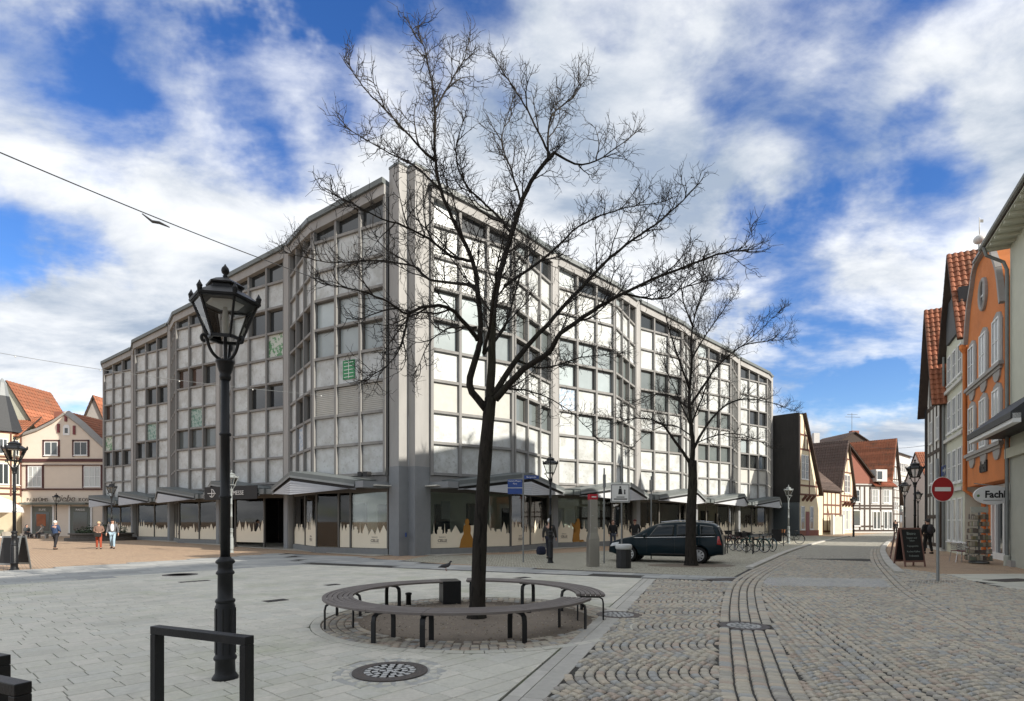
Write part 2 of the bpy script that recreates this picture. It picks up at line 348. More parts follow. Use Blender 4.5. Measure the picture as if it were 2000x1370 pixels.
# ------------------------------------------------------------------ pieces
def sett(mb, c, ang, lx, ly, z0=0.006, h=0.022, jit=.006, rnd=True):
    ca, sa = math.cos(ang), math.sin(ang); q = []
    cz = random.uniform(-jit, jit)*.5
    base = [(-lx/2,-ly/2),(lx/2,-ly/2),(lx/2,ly/2),(-lx/2,ly/2)]
    base = [(x*random.uniform(.93,1.04), y*random.uniform(.93,1.04)) for x, y in base]
    rings = [(1.0, z0), (1.0-.008/max(lx,ly)*2, z0+h*.6+cz), (1.0-.036/max(lx,ly)*1.6, z0+h+cz)] if rnd else [(1.0, z0), (1.0-.022/max(lx,ly)*1.6, z0+h+cz)]
    for s, z in rings:
        for x, y in base: q.append((c[0]+(x*ca-y*sa)*s, c[1]+(x*sa+y*ca)*s, z+(0 if s == 1 else random.uniform(-.0015,.0015))))
    k = len(rings); fs = [(4*k-4,4*k-3,4*k-2,4*k-1)]
    for i in range(k-1):
        for j in range(4): fs.append((4*i+j, 4*i+(j+1)%4, 4*i+4+(j+1)%4, 4*i+4+j))
    mb.add(q, fs)
def clip(poly, p, n):
    out = []; k = len(poly)
    for i in range(k):
        a, b = poly[i], poly[(i+1)%k]; da, db = (a-p).dot(n), (b-p).dot(n)
        if da <= 0: out.append(a)
        if da*db < 0: out.append(a+(b-a)*(da/(da-db)))
    return out
def slab_piece(mb, poly, z0=.003, h=.013, inset=.004):
    n = len(poly); c = sum(poly, Vector((0,0)))/n; cz = random.uniform(-.0012,.0012)
    vs = [(p.x,p.y,z0) for p in poly]+[(p.x,p.y,z0+h-.004+cz) for p in poly]
    for p in poly:
        d = (c-p); vs.append((*(p+d*(inset*1.6/max(d.length,.05))), z0+h+cz))
    fs = [tuple(range(2*n,3*n))]+[(i,(i+1)%n,n+(i+1)%n,n+i) for i in range(n)]+[(n+i,n+(i+1)%n,2*n+(i+1)%n,2*n+i) for i in range(n)]
    mb.add(vs, fs)
def emit(pieces, one, many, m, parent, maxn=300, smooth=False):
    """pieces: (sort key, function(mb)); nearest become single parts, the rest one part"""
    pieces.sort(key=lambda x: x[0])
    for k, fn in pieces[:maxn]:
        b = MB(); fn(b); b.build(one, m, parent, smooth)
    if pieces[maxn:]:
        b = MB()
        for k, fn in pieces[maxn:]: fn(b)
        stuff(b.build(many, m, parent, smooth))
TREE1 = Vector((-0.60, 9.75)); RING = 2.52
HOLES = [(gp(762,1314).to_2d(), .60), (gp(1208,1203).to_2d(), .50)]
PU = Vector((.667, .745)); PV = Vector((.745, -.667))
plaza = struct(sheet('plaza', PLAZA, 0.0035, M['slab_joint']))
pieces = []
v = -34.0
while v < 24:
    wv = random.choice([.22, .22, .30, .22, .34]); u = -30+random.uniform(0, .5)
    while u < 34:
        lu = random.choice([.30, .34, .46, .40, .26])
        g = .0045
        quad = [PU*(u+g)+PV*(v+g), PU*(u+lu-g)+PV*(v+g), PU*(u+lu-g)+PV*(v+wv-g), PU*(u+g)+PV*(v+wv-g)]
        c = sum(quad, Vector((0,0)))/4
        if -22 < c.x < 6 and 3.3 < c.y < 22.5:
            poly = quad
            for i in range(len(PLAZA)):
                a, b2 = PLAZA[i], PLAZA[(i+1)%len(PLAZA)]; t = (b2-a).normalized(); nn = Vector((t.y, -t.x))
                if poly: poly = clip(poly, a+nn*(-.36 if i == 1 else 0), nn)
            for hc, hr in [(TREE1, RING+.16)]+HOLES:
                if not poly: break
                d = c-hc
                if d.length < hr+.5:
                    d.normalize(); poly = clip(poly, hc+d*hr, -d)
            if len(poly) > 2:
                ar = abs(sum(poly[i].x*poly[(i+1)%len(poly)].y-poly[(i+1)%len(poly)].x*poly[i].y for i in range(len(poly))))/2
                if ar > .006:
                    poly = poly[::-1]
                    key = c.y if abs(c.x) < c.y*.92+.2 else 100+c.y
                    pieces.append((key, lambda mb, q=poly: slab_piece(mb, q)))
        u += lu
    v += wv
emit(pieces, 'paving_slab', 'paving_slabs', M['slab'], plaza)
# kerb strip of long stones
kd = (KL1-KL0).normalized(); kn = Vector((kd.y, -kd.x)); t = 0
while t < (KL1-KL0).length:
    ln = min(random.uniform(.8, 1.1), (KL1-KL0).length-t)
    for (o0, o1) in ((-.34,-.20), (-.19,.02)):
        b = MB(); p = KL0+kd*t
        slab_piece(b, [p+kn*o1+kd*.004, p+kn*o1+kd*(ln-.004), p+kn*o0+kd*(ln-.004), p+kn*o0+kd*.004], .003, .017)
        b.build('kerb_stone', M['kerb'], plaza)
    t += ln
# rim, setts and soil round the tree
b = MB(); n = 64
for i in range(n):
    a0, a1 = 2*math.pi*(i+.02)/n, 2*math.pi*(i+.98)/n
    f = lambda a, r: TREE1+Vector((math.cos(a), math.sin(a)))*r
    slab_piece(b, [f(a0,RING+.005), f(a0,RING+.15), f(a1,RING+.15), f(a1,RING+.005)], .003, .018)
stuff(b.build('rim_stones', M['slab'], plaza))
soil = struct(sheet('tree_pit', [TREE1+Vector((math.cos(2*math.pi*i/48), math.sin(2*math.pi*i/48)))*(RING+.01) for i in range(48)], .0060, M['soil']))
b = MB()
for k in range(5):
    r = RING-.07-k*.115; n = int(2*math.pi*r/.12)
    for i in range(n):
        a = 2*math.pi*(i+.5*(k%2)+random.uniform(-.1,.1))/n
        if k >= 3 and random.random() < .25: continue
        sett(b, TREE1+Vector((math.cos(a), math.sin(a)))*r, a, .10, .108, .006, .012)
stuff(b.build('pit_setts', M['sett'], soil))
M['pebble'] = rampmat('pebble', [(.30,.26,.20), (.22,.18,.14), (.38,.34,.28), (.12,.10,.08), (.26,.20,.13)], .9, .1, 20, 0)
b = MB(); rd = random.Random(21)
for i in range(900):
    a, r = rd.uniform(0, 6.283), 2.1*math.sqrt(rd.random()); s = rd.uniform(.008, .022); c = TREE1+Vector((math.cos(a), math.sin(a)))*r; t = rd.uniform(0, 6.28)
    b.add([(c.x+s*math.cos(t), c.y+s*math.sin(t), .006), (c.x+s*math.cos(t+2.1), c.y+s*math.sin(t+2.1), .006), (c.x+s*math.cos(t+4.2), c.y+s*math.sin(t+4.2), .006), (c.x, c.y, .006+s*.8)], [(0,1,3),(1,2,3),(2,0,3)])
stuff(b.build('pebbles', M['pebble'], soil))
# ------------------------------------------------------------------ setts laid in segmental arcs
def arcs(zone, org, u, v, n0, n1, W, m0, m1, pitch=.112, exclude=()):
    """strips run along u (arcs bulge along u), strips are stacked along v"""
    u = Vector(u).normalized(); v = Vector(v).normalized(); Rr = W/(2*math.sin(R(52))); out = []
    for s in range(m0, m1):
        for k in range(n0, n1):
            na = int(Rr*R(104)/.112)
            for i in range(na):
                th = R(-52)+R(104)*(i+.5+random.uniform(-.12,.12))/na
                c = org+v*(s*W+Rr*math.sin(th)+W/2)+u*(k*pitch+Rr*math.cos(th)-Rr*.6+(s%2)*.05)
                if not inpoly(c, zone): continue
                if any((c-e).length < r for e, r in exclude): continue
                if c.y < 4.3 or abs(c.x) > c.y*.98+.3: continue
                du = u*math.cos(th)+v*math.sin(th)
                ang = math.atan2(du.y, du.x)
                out.append((c.copy(), ang, pitch*math.cos(th)*.97-.015, Rr*R(104)/na-.016))
    return out
MH = [(gp(762,1314).to_2d(), .41), (gp(1453,1225).to_2d(), .37), (gp(1208,1203).to_2d(), .39)]
exc = [(MH[1][0], .42), (MH[2][0], .44)]
gut_r = offset_path(left_s, .80)
zone1 = [KL0+kn*.04]+[p.copy() for p in left_s if p.y < 15.7]+[KL1+kn*.04]
zone2 = [p for p in gut_r if p.y < 25]+[p for p in offset_path(right_s, -.42) if p.y < 25][::-1]
S = arcs(zone1, Vector((0,4.0)), (-1,0), (.10,1), -90, 10, 1.36, -1, 10, exclude=exc)+arcs(zone2, Vector((1.0,3.4)), (.28,.96), (.96,-.28), -25, 250, 1.30, -6, 10, exclude=exc)
pieces = []; light = []
for c, ang, lx, ly in S:
    near = c.y < 13
    (light if 14.2 < c.y+(c.x-8)*.12 < 16.4 and c.x > 6.5 else pieces).append((c.y, lambda mb, c=c, ang=ang, lx=lx, ly=ly, near=near: sett(mb, c, ang, max(lx,.05), ly, .010, .026, rnd=near)))
# gutters of larger setts following the road
def gutter(path, offs, wd, ln, y1, tgt):
    for o in offs:
        p = resample(offset_path(path, o), ln)
        for a, b2 in zip(p, p[1:]):
            c = (a+b2)/2
            if c.y > y1 or c.y < 4.3 or any((c-e).length < r for e, r in exc) or abs(c.x) > c.y*.98+.3: continue
            d = b2-a; ang = math.atan2(d.y, d.x)
            tgt.append((c.y, lambda mb, c=c, ang=ang, l=d.length, near=c.y < 13: sett(mb, c, ang, l-.014, wd-.018, .010, .024, .003, rnd=near)))
gutter(left_s, (.08, .24, .40, .56, .72), .16, .105, 27, pieces)
gutter(right_s, (-.08, -.23, -.38), .15, .13, 34, pieces)
# setts on the right hand pavement
zr = [p for p in right_s if p.y < 22]+[Vector((13.4,20.6)), Vector((13.2,17.2)), Vector((12.0,14.4)), Vector((12.6,11)), Vector((12.9,3.6))]
for i in range(-40, 120):
    for j in range(150):
        c = right_edge[3]+Vector((.60,.80))*(j*.118-7)+Vector((.80,-.60))*(i*.118+(.05 if j%2 else 0)+.08)
        if inpoly(c, zr) and 4.3 < c.y < 21 and abs(c.x) < c.y*.96: pieces.append((c.y, lambda mb, c=c: sett(mb, c, .93, .106, .106, .010, .020, rnd=False)))
emit(pieces, 'cobblestone', 'cobblestones', M['sett'], street)
emit(light, 'granite_sett', 'granite_setts', M['sett_light'], street, 0)
# raised kerb stones along the far street
for path, o0, lo in ((left_s, -.14, 19.5), (right_s, .13, 17.5)):
    p = resample([q for q in path if q.y > lo], 1.0)
    for a, b2 in zip(p, p[1:]):
        if a.y > 60: break
        b = MB(); d = (b2-a).normalized(); nn = Vector((d.y,-d.x)); sgn = 1
        q = [a+nn*(o0-.13)+d*.004, b2+nn*(o0-.13)-d*.004, b2+nn*(o0+.13)-d*.004, a+nn*(o0+.13)+d*.004]
        if (q[1]-q[0]).cross(q[2]-q[1]) < 0: q = q[::-1]
        slab_piece(b, q, .0, .085, .012); b.build('kerb_stone', M['kerb'], street)
# slab path in front of the shop and slabs at the right
def slab_rows(poly, org, u, v, lu, lv, m, parent, name):
    u = Vector(u).normalized(); v = Vector(v).normalized()
    for i in range(-90, 90):
        for j in range(-30, 30):
            o = org+u*(i*lu+(j%2)*lu*.5)+v*(j*lv)
            q = [o+u*.006+v*.006, o+u*(lu-.006)+v*.006, o+u*(lu-.006)+v*(lv-.006), o+u*.006+v*(lv-.006)]
            c = sum(q, Vector((0,0)))/4
            if inpoly(c, poly) and abs(c.x) < c.y*.95+.5:
                if (q[1]-q[0]).cross(q[2]-q[1]) < 0: q = q[::-1]
                b = MB(); slab_piece(b, q, .004, .014, .006); b.build(name, m, parent)
shop_path = struct(sheet('path', [G2(*p) for p in [(-100,1127),(-100,1148),(590,1104.5),(590,1083)]], 0.0055, M['joint']))
slab_rows([G2(*p) for p in [(-100,1123),(-100,1151),(590,1103),(560,1081)]], Vector((-13.4,15.2)), (.667,.745), (-.745,.667), .95, .62, M['path_slab'], shop_path, 'path_slab')
slab_rows([G2(*p) for p in [(590,1098),(780,1108),(1280,1128),(1430,1140),(1430,1128),(1100,1114),(860,1104),(700,1089),(575,1084)]], Vector((-7.9,22.0)), (.909,-.417), (.417,.909), .80, .62, M['path_slab'], shop_path, 'path_slab')
rp = [Vector((11.9,13.6)), Vector((13.2,17.6)), Vector((19,17.6)), Vector((19,13.6))]
right_path = struct(sheet('pavement', rp, .005, M['joint']))
slab_rows(rp, Vector((12,13.6)), (1,.05), (-.05,1), .78, .66, M['slab'], right_path, 'pavement_slab')
slab_rows([Vector((11.2,9.3)), Vector((11.9,12.0)), Vector((17,12.0)), Vector((17,9.3))], Vector((12,9.3)), (1,.05), (-.05,1), .78, .66, M['slab'], right_path, 'pavement_slab')
# ------------------------------------------------------------------ department store
M['panel'] = mat('panel', (.535,.56,.56), 0.42, 0.10, 2.2, 0.06, 30, objvar=.07, island=.05, big=.10, bigscale=.35, coords='Object', spec=.35,
                 tint=[((.33,.33,.305), 1.3, .45, .66, .62), ((.36,.42,.33), 4.5, .57, .68, .4), ((.24,.235,.22), 6.0, .56, .70, .6), ((.30,.29,.27), 16, .6, .72, .5)])
M['concrete'] = mat('concrete', (.23,.227,.22), 0.8, 0.16, 3, 0.2, 60, big=.16, bigscale=.5, stretch=(1,1,.35), tint=((.17,.16,.15), 1.6, .55, .75, .55))
M['pilaster'] = mat('pilaster', (.325,.32,.31), 0.8, 0.14, 2.2, 0.2, 60, big=.14, bigscale=.4, stretch=(1,1,.22), tint=((.22,.21,.20), 1.3, .54, .76, .5))
M['bluepaint'] = mat('bluepaint', (.215,.226,.236), 0.55, 0.08, 3, .05)
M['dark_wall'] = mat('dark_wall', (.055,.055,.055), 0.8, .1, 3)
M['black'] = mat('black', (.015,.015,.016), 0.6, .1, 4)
M['capgrey'] = mat('capgrey', (.125,.14,.14), 0.5, .1, 4)
M['stripgrey'] = mat('stripgrey', (.22,.235,.24), 0.5, .1, 4)
M['siding'] = mat('siding', (.46,.475,.50), 0.5, .06, 3, island=.03)
M['frame_bronze'] = mat('frame_bronze', (.12,.115,.105), 0.45, .1, 6, metal=.2)
M['shopwall'] = mat('shopwall', (.66,.65,.59), 0.8, .08, 1.2)
M['shopfloor'] = mat('shopfloor', (.45,.42,.36), 0.5, .1, 2)
M['plinth'] = mat('plinth', (.20,.205,.205), 0.7, .12, 4)
M['cream'] = mat('cream', (.80,.72,.57), 0.6, .03, 3)
M['ochre'] = mat('ochre', (.36,.17,.03), 0.6, .05, 3)
M['lettergrey'] = mat('lettergrey', (.22,.19,.16), 0.7, .03, 3)
M['white'] = mat('white', (.75,.75,.73), 0.5, .04, 4)
M['shopglass'] = glassmat('shopglass', (.80,.84,.82), 1.0)
def panemat(name, col, rough=.06):
    return mat(name, col, rough, .15, .7, 0, spec=.7, objvar=.3, coat=.15)
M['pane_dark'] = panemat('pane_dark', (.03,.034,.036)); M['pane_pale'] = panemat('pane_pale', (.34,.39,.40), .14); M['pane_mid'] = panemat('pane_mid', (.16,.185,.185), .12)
M['pane_clear'] = panemat('pane_clear', (.30,.34,.35), .4); M['pane_brown'] = panemat('pane_brown', (.07,.045,.035), .1)
M['ribbed'] = mat('ribbed', (.46,.455,.42), .6, .1, 3, objvar=.06)
def graffiti(name, bg, fg, scale):
    m = mat(name, bg, .6, .1, 3, tint=[(fg, scale, .50, .53, .9), ((.55,.58,.55), scale*1.7, .60, .62, .8)]); return m
M['graf_green'] = graffiti('graf_green', (.52,.56,.50), (.08,.24,.10), 2.6); M['graf_teal'] = graffiti('graf_teal', (.34,.44,.40), (.10,.22,.18), 4.5); M['graf_blue'] = graffiti('graf_blue', (.55,.58,.60), (.28,.38,.50), 5)
M['poster_green'] = mat('poster_green', (.05,.25,.11), .6, .1, 5)
ST = thing('department_store', 'large grey panelled corner building with zigzag bays, wrapped by folded canopies above shop windows', 'building', (-5.3, 27.0, 0))
Z0, RP, CW, FL = 3.94, 1.51, 4.85/3, 4.85
DL, NL = Vector((-.745,.667)).normalized(), Vector((-.667,-.745)).normalized()
DR, NR = Vector((.667,.745)).normalized(), Vector((.745,-.667)).normalized()
SL, SR = Vector((-6.02,27.55)), Vector((-3.96,27.72))
c14, s14 = math.cos(R(14)), math.sin(R(14))
def zroof(a, inner):    # underside of roof band; inner end high, outer vertex low
    t = a/FL
    return 17.42+(16.72-17.42)*(t if inner == 0 else 1-t)
pm_panel = MB().cbox((0,0,0), (CW-.15,.06,RP-.14)).mesh('panel', M['panel'])
rb = MB()
for k in range(14): rb.cbox((0,0,-(RP-.16)/2+(k+.5)*(RP-.16)/14), (CW-.16,.05,(RP-.16)/14-.02))
rb.cbox((0,-.02,0), (CW-.16,.02,RP-.16)); pm_rib = rb.mesh('panel', M['ribbed'])
fb = MB(); w2, h2 = (CW-.15)/2, (RP-.14)/2
for (a, b2) in (((-w2,-.05,-h2),(-w2+.06,.05,h2)), ((w2-.06,-.05,-h2),(w2,.05,h2)), ((-w2+.06,-.049,-h2),(w2-.06,.049,-h2+.06)), ((-w2+.06,-.049,h2-.06),(w2-.06,.049,h2))): fb.box(a, b2)
pm_frame = fb.mesh('window', M['frame_bronze'])
pane_me = {k: MB().cbox((0,0,0), (CW-.26,.02,RP-.25)).mesh('pane', M[k]) for k in ('pane_dark','pane_pale','pane_mid','pane_brown')}
gr_me = {k: MB().cbox((0,0,0), (CW-.15,.06,RP-.14)).mesh('panel', M[k]) for k in ('graf_green','graf_teal','graf_blue')}
ver_me = MB().box((-.07,-.12,0), (.07,.12,1)).mesh('mullion', M['concrete'])
# which cells are glazed: side, bay, face(A=0 near, B=1) -> {row: (cols, pane kind)}
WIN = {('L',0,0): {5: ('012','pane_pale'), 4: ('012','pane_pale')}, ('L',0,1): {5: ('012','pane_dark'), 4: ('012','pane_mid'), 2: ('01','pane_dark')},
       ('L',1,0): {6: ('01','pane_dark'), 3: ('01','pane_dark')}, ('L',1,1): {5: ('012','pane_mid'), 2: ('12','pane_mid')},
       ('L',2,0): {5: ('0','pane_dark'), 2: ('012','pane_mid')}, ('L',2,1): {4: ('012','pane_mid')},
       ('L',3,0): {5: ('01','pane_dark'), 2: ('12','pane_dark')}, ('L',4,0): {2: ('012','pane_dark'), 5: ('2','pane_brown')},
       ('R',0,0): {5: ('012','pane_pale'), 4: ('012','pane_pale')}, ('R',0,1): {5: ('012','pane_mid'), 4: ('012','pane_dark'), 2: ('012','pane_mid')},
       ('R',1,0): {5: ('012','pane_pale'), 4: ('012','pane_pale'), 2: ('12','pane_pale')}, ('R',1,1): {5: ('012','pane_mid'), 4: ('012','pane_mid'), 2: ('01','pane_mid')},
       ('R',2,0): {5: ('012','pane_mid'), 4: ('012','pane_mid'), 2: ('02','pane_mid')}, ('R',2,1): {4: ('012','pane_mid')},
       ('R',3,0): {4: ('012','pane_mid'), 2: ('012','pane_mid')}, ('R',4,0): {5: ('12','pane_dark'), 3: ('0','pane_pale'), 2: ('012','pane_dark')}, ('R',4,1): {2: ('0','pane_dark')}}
BROWN = {('L',2,0,5,1), ('L',2,0,5,2)}  # brick reflected in these panes is put into their brown colour
GRAF = {('L',1,0,5,0): 'graf_green', ('L',2,0,3,1): 'graf_teal', ('L',3,0,3,1): 'graf_teal', ('L',0,1,1,1): 'graf_blue', ('R',1,0,3,0): 'graf_blue', ('L',4,0,3,2): 'graf_green'}
RIB = {('R',0,0,2,0), ('R',0,0,2,1), ('R',0,0,2,2), ('L',0,0,2,0), ('L',0,0,2,1), ('L',0,0,2,2), ('R',4,0,1,0), ('R',4,0,1,1), ('R',4,0,1,2)}
far_panels = MB()
core = []
for side, S0, D, Nn in (('L', SL, DL, NL), ('R', SR, DR, NR)):
    for bay in range(5):
        p0 = S0+D*(10.02*bay); dA = D*c14+Nn*s14; dB = D*c14-Nn*s14
        p1 = p0+dA*FL; p2 = p1+dB*FL
        for face, (p, d, out) in enumerate(((p0, dA, Nn*c14-D*s14), (p1, dB, Nn*c14+D*s14))):
            F = frame(p, d, out); rot = math.atan2(d.y, d.x)
            Mc = lambda a, b, z: Matrix.Translation((p+d*a+out*b).to_3d()+Vector((0,0,z))) @ Matrix.Rotation(rot, 4, 'Z')
            MB(F).wallpoly([(-.02,0), (FL,0), (FL,zroof(FL,face)), (-.02,zroof(0,face))] if False else [(0,Z0-.4), (FL,Z0-.4), (FL,zroof(FL,face)), (0,zroof(0,face))], -.34, -.24).build('back_wall', M['dark_wall'], ST)
            # verticals and rails
            for k in range(4):
                a = k*CW; a = a+.07 if k == 0 else (a-.07 if k == 3 else a)
                if face == 1 and k == 0: a += .02
                hgt = zroof(a, face)-Z0+.08
                put('mullion', ver_me, ST, Mc(a, 0, Z0-.08) @ Matrix.Diagonal((1,1,hgt,1)))
            for k in range(9):
                z = Z0+k*RP
                MB(F).box((.142,-.117,z-.065), (FL-.142,.095,z+.065)).build('transom', M['concrete'], ST)
            for r in range(8):
                for c in range(3):
                    a = (c+.5)*CW; z = Z0+(r+.5)*RP; key = (side, bay, face, r, c)
                    wv = WIN.get((side, bay, face), {}).get(r)
                    if (wv and str(c) in wv[0]) or key in BROWN:
                        kind = 'pane_brown' if key in BROWN else wv[1]
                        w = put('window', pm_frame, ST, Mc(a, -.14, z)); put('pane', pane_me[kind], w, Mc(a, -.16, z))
                    elif key in GRAF: put('panel', gr_me[GRAF[key]], ST, Mc(a, -.07, z))
                    elif key in RIB: put('panel', pm_rib, ST, Mc(a, -.05, z))
                    elif bay < (4 if side == 'L' else 3): put('panel', pm_panel, ST, Mc(a, -.07+random.uniform(-.006,.006), z))
                    else:
                        far_panels.M = F; far_panels.cbox((a, -.07, z), (CW-.15,.06,RP-.14))
            # slanted windows beneath the roof
            for c in range(3):
                a0, a1 = c*CW+.10, (c+1)*CW-.10; zb = Z0+8*RP+.07
                dark = 'pane_dark' if (side == 'L' or c > 0 or bay in (2,4)) else 'pane_clear'
                if zroof(a0,face)-zb > .2:
                    w = MB(F).wallpoly([(a0,zb), (a1,zb), (a1,zroof(a1,face)-.12), (a0,zroof(a0,face)-.12)], -.20, -.10).build('clerestory_window', M[dark], ST)
                    b = MB(F); b.box((a0-.02,-.10,zb-.005), (a1+.02,-.05,zb+.05))
                    b.build('sill', M['frame_bronze'], w)
            # roof band and cap
            zi, zo = zroof(0, face), zroof(FL, face); e0 = 0 if face == 0 else -.05; e1 = .05 if face == 0 else 0
            MB(F).wallpoly([(e0,zi-.14), (FL+e1,zo-.14), (FL+e1,zo+.34), (e0,zi+.34)], -.3, .20).build('roof_band', M['pilaster'], ST)
            MB(F).wallpoly([(e0,zi+.343), (FL+e1,zo+.343), (FL+e1,zo+.60), (e0,zi+.60)], -.6, .34).build('roof_cap', M['capgrey'], ST)
            MB(F).box((0,-.3,Z0-.62), (FL,.02,Z0-.09)).build('lintel', M['concrete'], ST)
            if key[:1] and side == 'L' and bay == 0 and face == 0:
                b = MB(F); b.cbox((1.5*CW, .0, Z0+3.5*RP), (.78,.02,.95)); ps = b.build('poster', M['poster_green'], ST)
                b = MB(F)
                for q in range(5): b.cbox((1.5*CW, .012, Z0+3.5*RP-.36+q*.18), (.62,.006,.03))
                b.cbox((1.5*CW, .013, Z0+3.5*RP), (.03,.008,.86)); b.build('print', M['white'], ps)
        core += [p0, p1, p2]
        # pilaster between bays
        q = p2+D*.0
        if True:
            F = frame(p2, D, Nn)
            MB(F).box((.02,-.45,0), (.58,.16,17.95)).build('pilaster', M['pilaster'], ST)
            MB(F).box((-.03,-.5,17.953), (.63,.24,18.10)).build('pilaster_cap', M['capgrey'], ST)
            b = MB(F); b.box((.06,.163,0), (.54,.19,3.3)); b.build('pilaster_base', M['bluepaint'], ST)
stuff(far_panels.build('panels', M['panel'], ST))
# corner piers
c1 = Vector((-5.33,27.02)); n1 = c1+DR*.55; c2 = n1-DL*.52
for nm, poly in (('corner_pier', [c1, n1, n1+DL*.62, c1+DL*.75+DR*.0]), ('corner_pier', [c2, c2+DR*.92, c2+DR*.92+DL*.9, n1+DL*.02+DR*.02, n1+DR*.004])):
    cc = sum((p for p in poly), Vector((0,0)))/len(poly)
    if (poly[1]-poly[0]).cross(poly[2]-poly[1]) < 0: poly = poly[::-1]
    MB().prism([tuple(p) for p in poly], 0, 18.5).build(nm, M['pilaster'], ST)
    MB().prism([tuple(cc+(p-cc)*1.07) for p in poly], 18.503, 18.62).build('pier_cap', M['capgrey'], ST)
    MB().prism([tuple(cc+(p-cc)*1.03) for p in poly], 0, 4.25 if nm == 'corner_pier' else 3).build('pier_base', M['bluepaint'], ST)
# roof deck and rear walls
endL = SL+DL*50.1; endR = SR+DR*50.1
bk = SL+DL*.8+DR*.8
deck = [bk, endR-NR*.6, endR+DL*30, endL+DR*30, endL-NL*.6]
MB().prism([tuple(p) for p in deck][::1], 17.0, 17.3).build('roof_deck', M['capgrey'], ST)
F = frame(endR, DL, DR); MB(F).box((.3,-.4,0), (30,.0,17.6)).build('end_wall', M['pilaster'], ST)
F = frame(endL, DR, DL); MB(F).box((.3,-.4,0), (30,.0,17.6)).build('end_wall', M['pilaster'], ST)
# ------------------------------------------------------------------ ground floor and canopies
def skyline(w, h, seed):
    rd = random.Random(seed); x = 0; pts = [(0,0)]
    while x < w-.02:
        bw = min(rd.uniform(.22,.5), w-x); bh = h*rd.uniform(.72,1.05); k = rd.random()
        if k < .55: pts += [(x, bh*.68), (x+bw/2, bh), (x+bw, bh*.66)]
        elif k < .75: pts += [(x, bh*.62), (x+bw*.35, bh*.66), (x+bw*.42, bh*.8), (x+bw*.5, bh*1.12), (x+bw*.58, bh*.8), (x+bw*.65, bh*.66), (x+bw, bh*.62)]
        else: pts += [(x, bh*.75), (x+bw*.2, bh*.77), (x+bw*.2, bh*.88), (x+bw*.8, bh*.88), (x+bw*.8, bh*.77), (x+bw, bh*.74)]
        x += bw
    pts += [(w, 0)]
    out = []
    for p in pts:
        if not out or abs(p[0]-out[-1][0])+abs(p[1]-out[-1][1]) > 1e-4: out.append((min(p[0], w), p[1]))
    return out
def lady(c):  # woman in a long gown, cut out of foil
    P = [(-.42,0),(.42,0),(.46,.25),(.36,.7),(.20,1.02),(.22,1.25),(.19,1.42),(.09,1.47),(.13,1.58),(.10,1.72),(0,1.78),(-.10,1.72),(-.13,1.58),(-.09,1.47),(-.19,1.42),(-.22,1.25),(-.20,1.02),(-.36,.7),(-.46,.25)]
    return [(c+x, z) for x, z in P]
def kneel(c):  # kneeling suitor holding a flower
    P = [(-.55,.02),(-.15,0),(-.02,.02),(.42,0),(.5,.05),(.4,.1),(.42,.55),(.2,.62),(.14,.75),(.2,.95),(.46,.98),(.5,1.2),(.42,1.2),(.36,1.06),(.2,1.08),(.12,1.25),(.12,1.45),(0,1.5),(-.1,1.42),(-.1,1.28),(-.16,1.15),(-.16,.7),(-.1,.45),(-.12,.12),(-.4,.14)]
    return [(c-x, z) for x, z in P]
def ngon_ok(b): return b
def shop_face(side, bay, face, F, posts, dark=(), sky_h=1.15, sil=True):
    """posts: positions of uprights; dark: indexes of openings without glass"""
    g = []
    MB(F).box((0,-.30,0), (FL,-.08,.30)).build('plinth', M['plinth'], ST) if not dark else None
    for a in posts: MB(F).box((a-.045,-.24,.303 if not dark else 0), (a+.045,-.12,3.30)).build('shop_post', M['frame_bronze'], ST)
    MB(F).box((0,-.26,3.06), (FL,-.13,3.30)).build('shop_header', M['frame_bronze'], ST)
    for i, (a0, a1) in enumerate(zip(posts, posts[1:])):
        if i in dark: continue
        pn = MB(F).box((a0+.046,-.19,.303), (a1-.046,-.178,3.058)).build('shop_pane', M['shopglass'], ST)
        if sil and a1-a0 > .5:
            h = sky_h*random.uniform(1.05,1.3); sk = skyline(a1-a0-.12, h, bay*7+face*3+i+(50 if side == 'R' else 0))
            b = MB(F); off = [(a0+.06+x, .32+z) for x, z in sk]
            # split polygon into columns for a clean fill
            for (q0, q1) in zip(off[1:-1], off[2:-1]):
                if q1[0]-q0[0] > 1e-3: b.wallpoly([(q0[0],.32), (q1[0],.32), q1, q0], -.176, -.172)
            b.build('skyline_foil', M['cream'], pn)
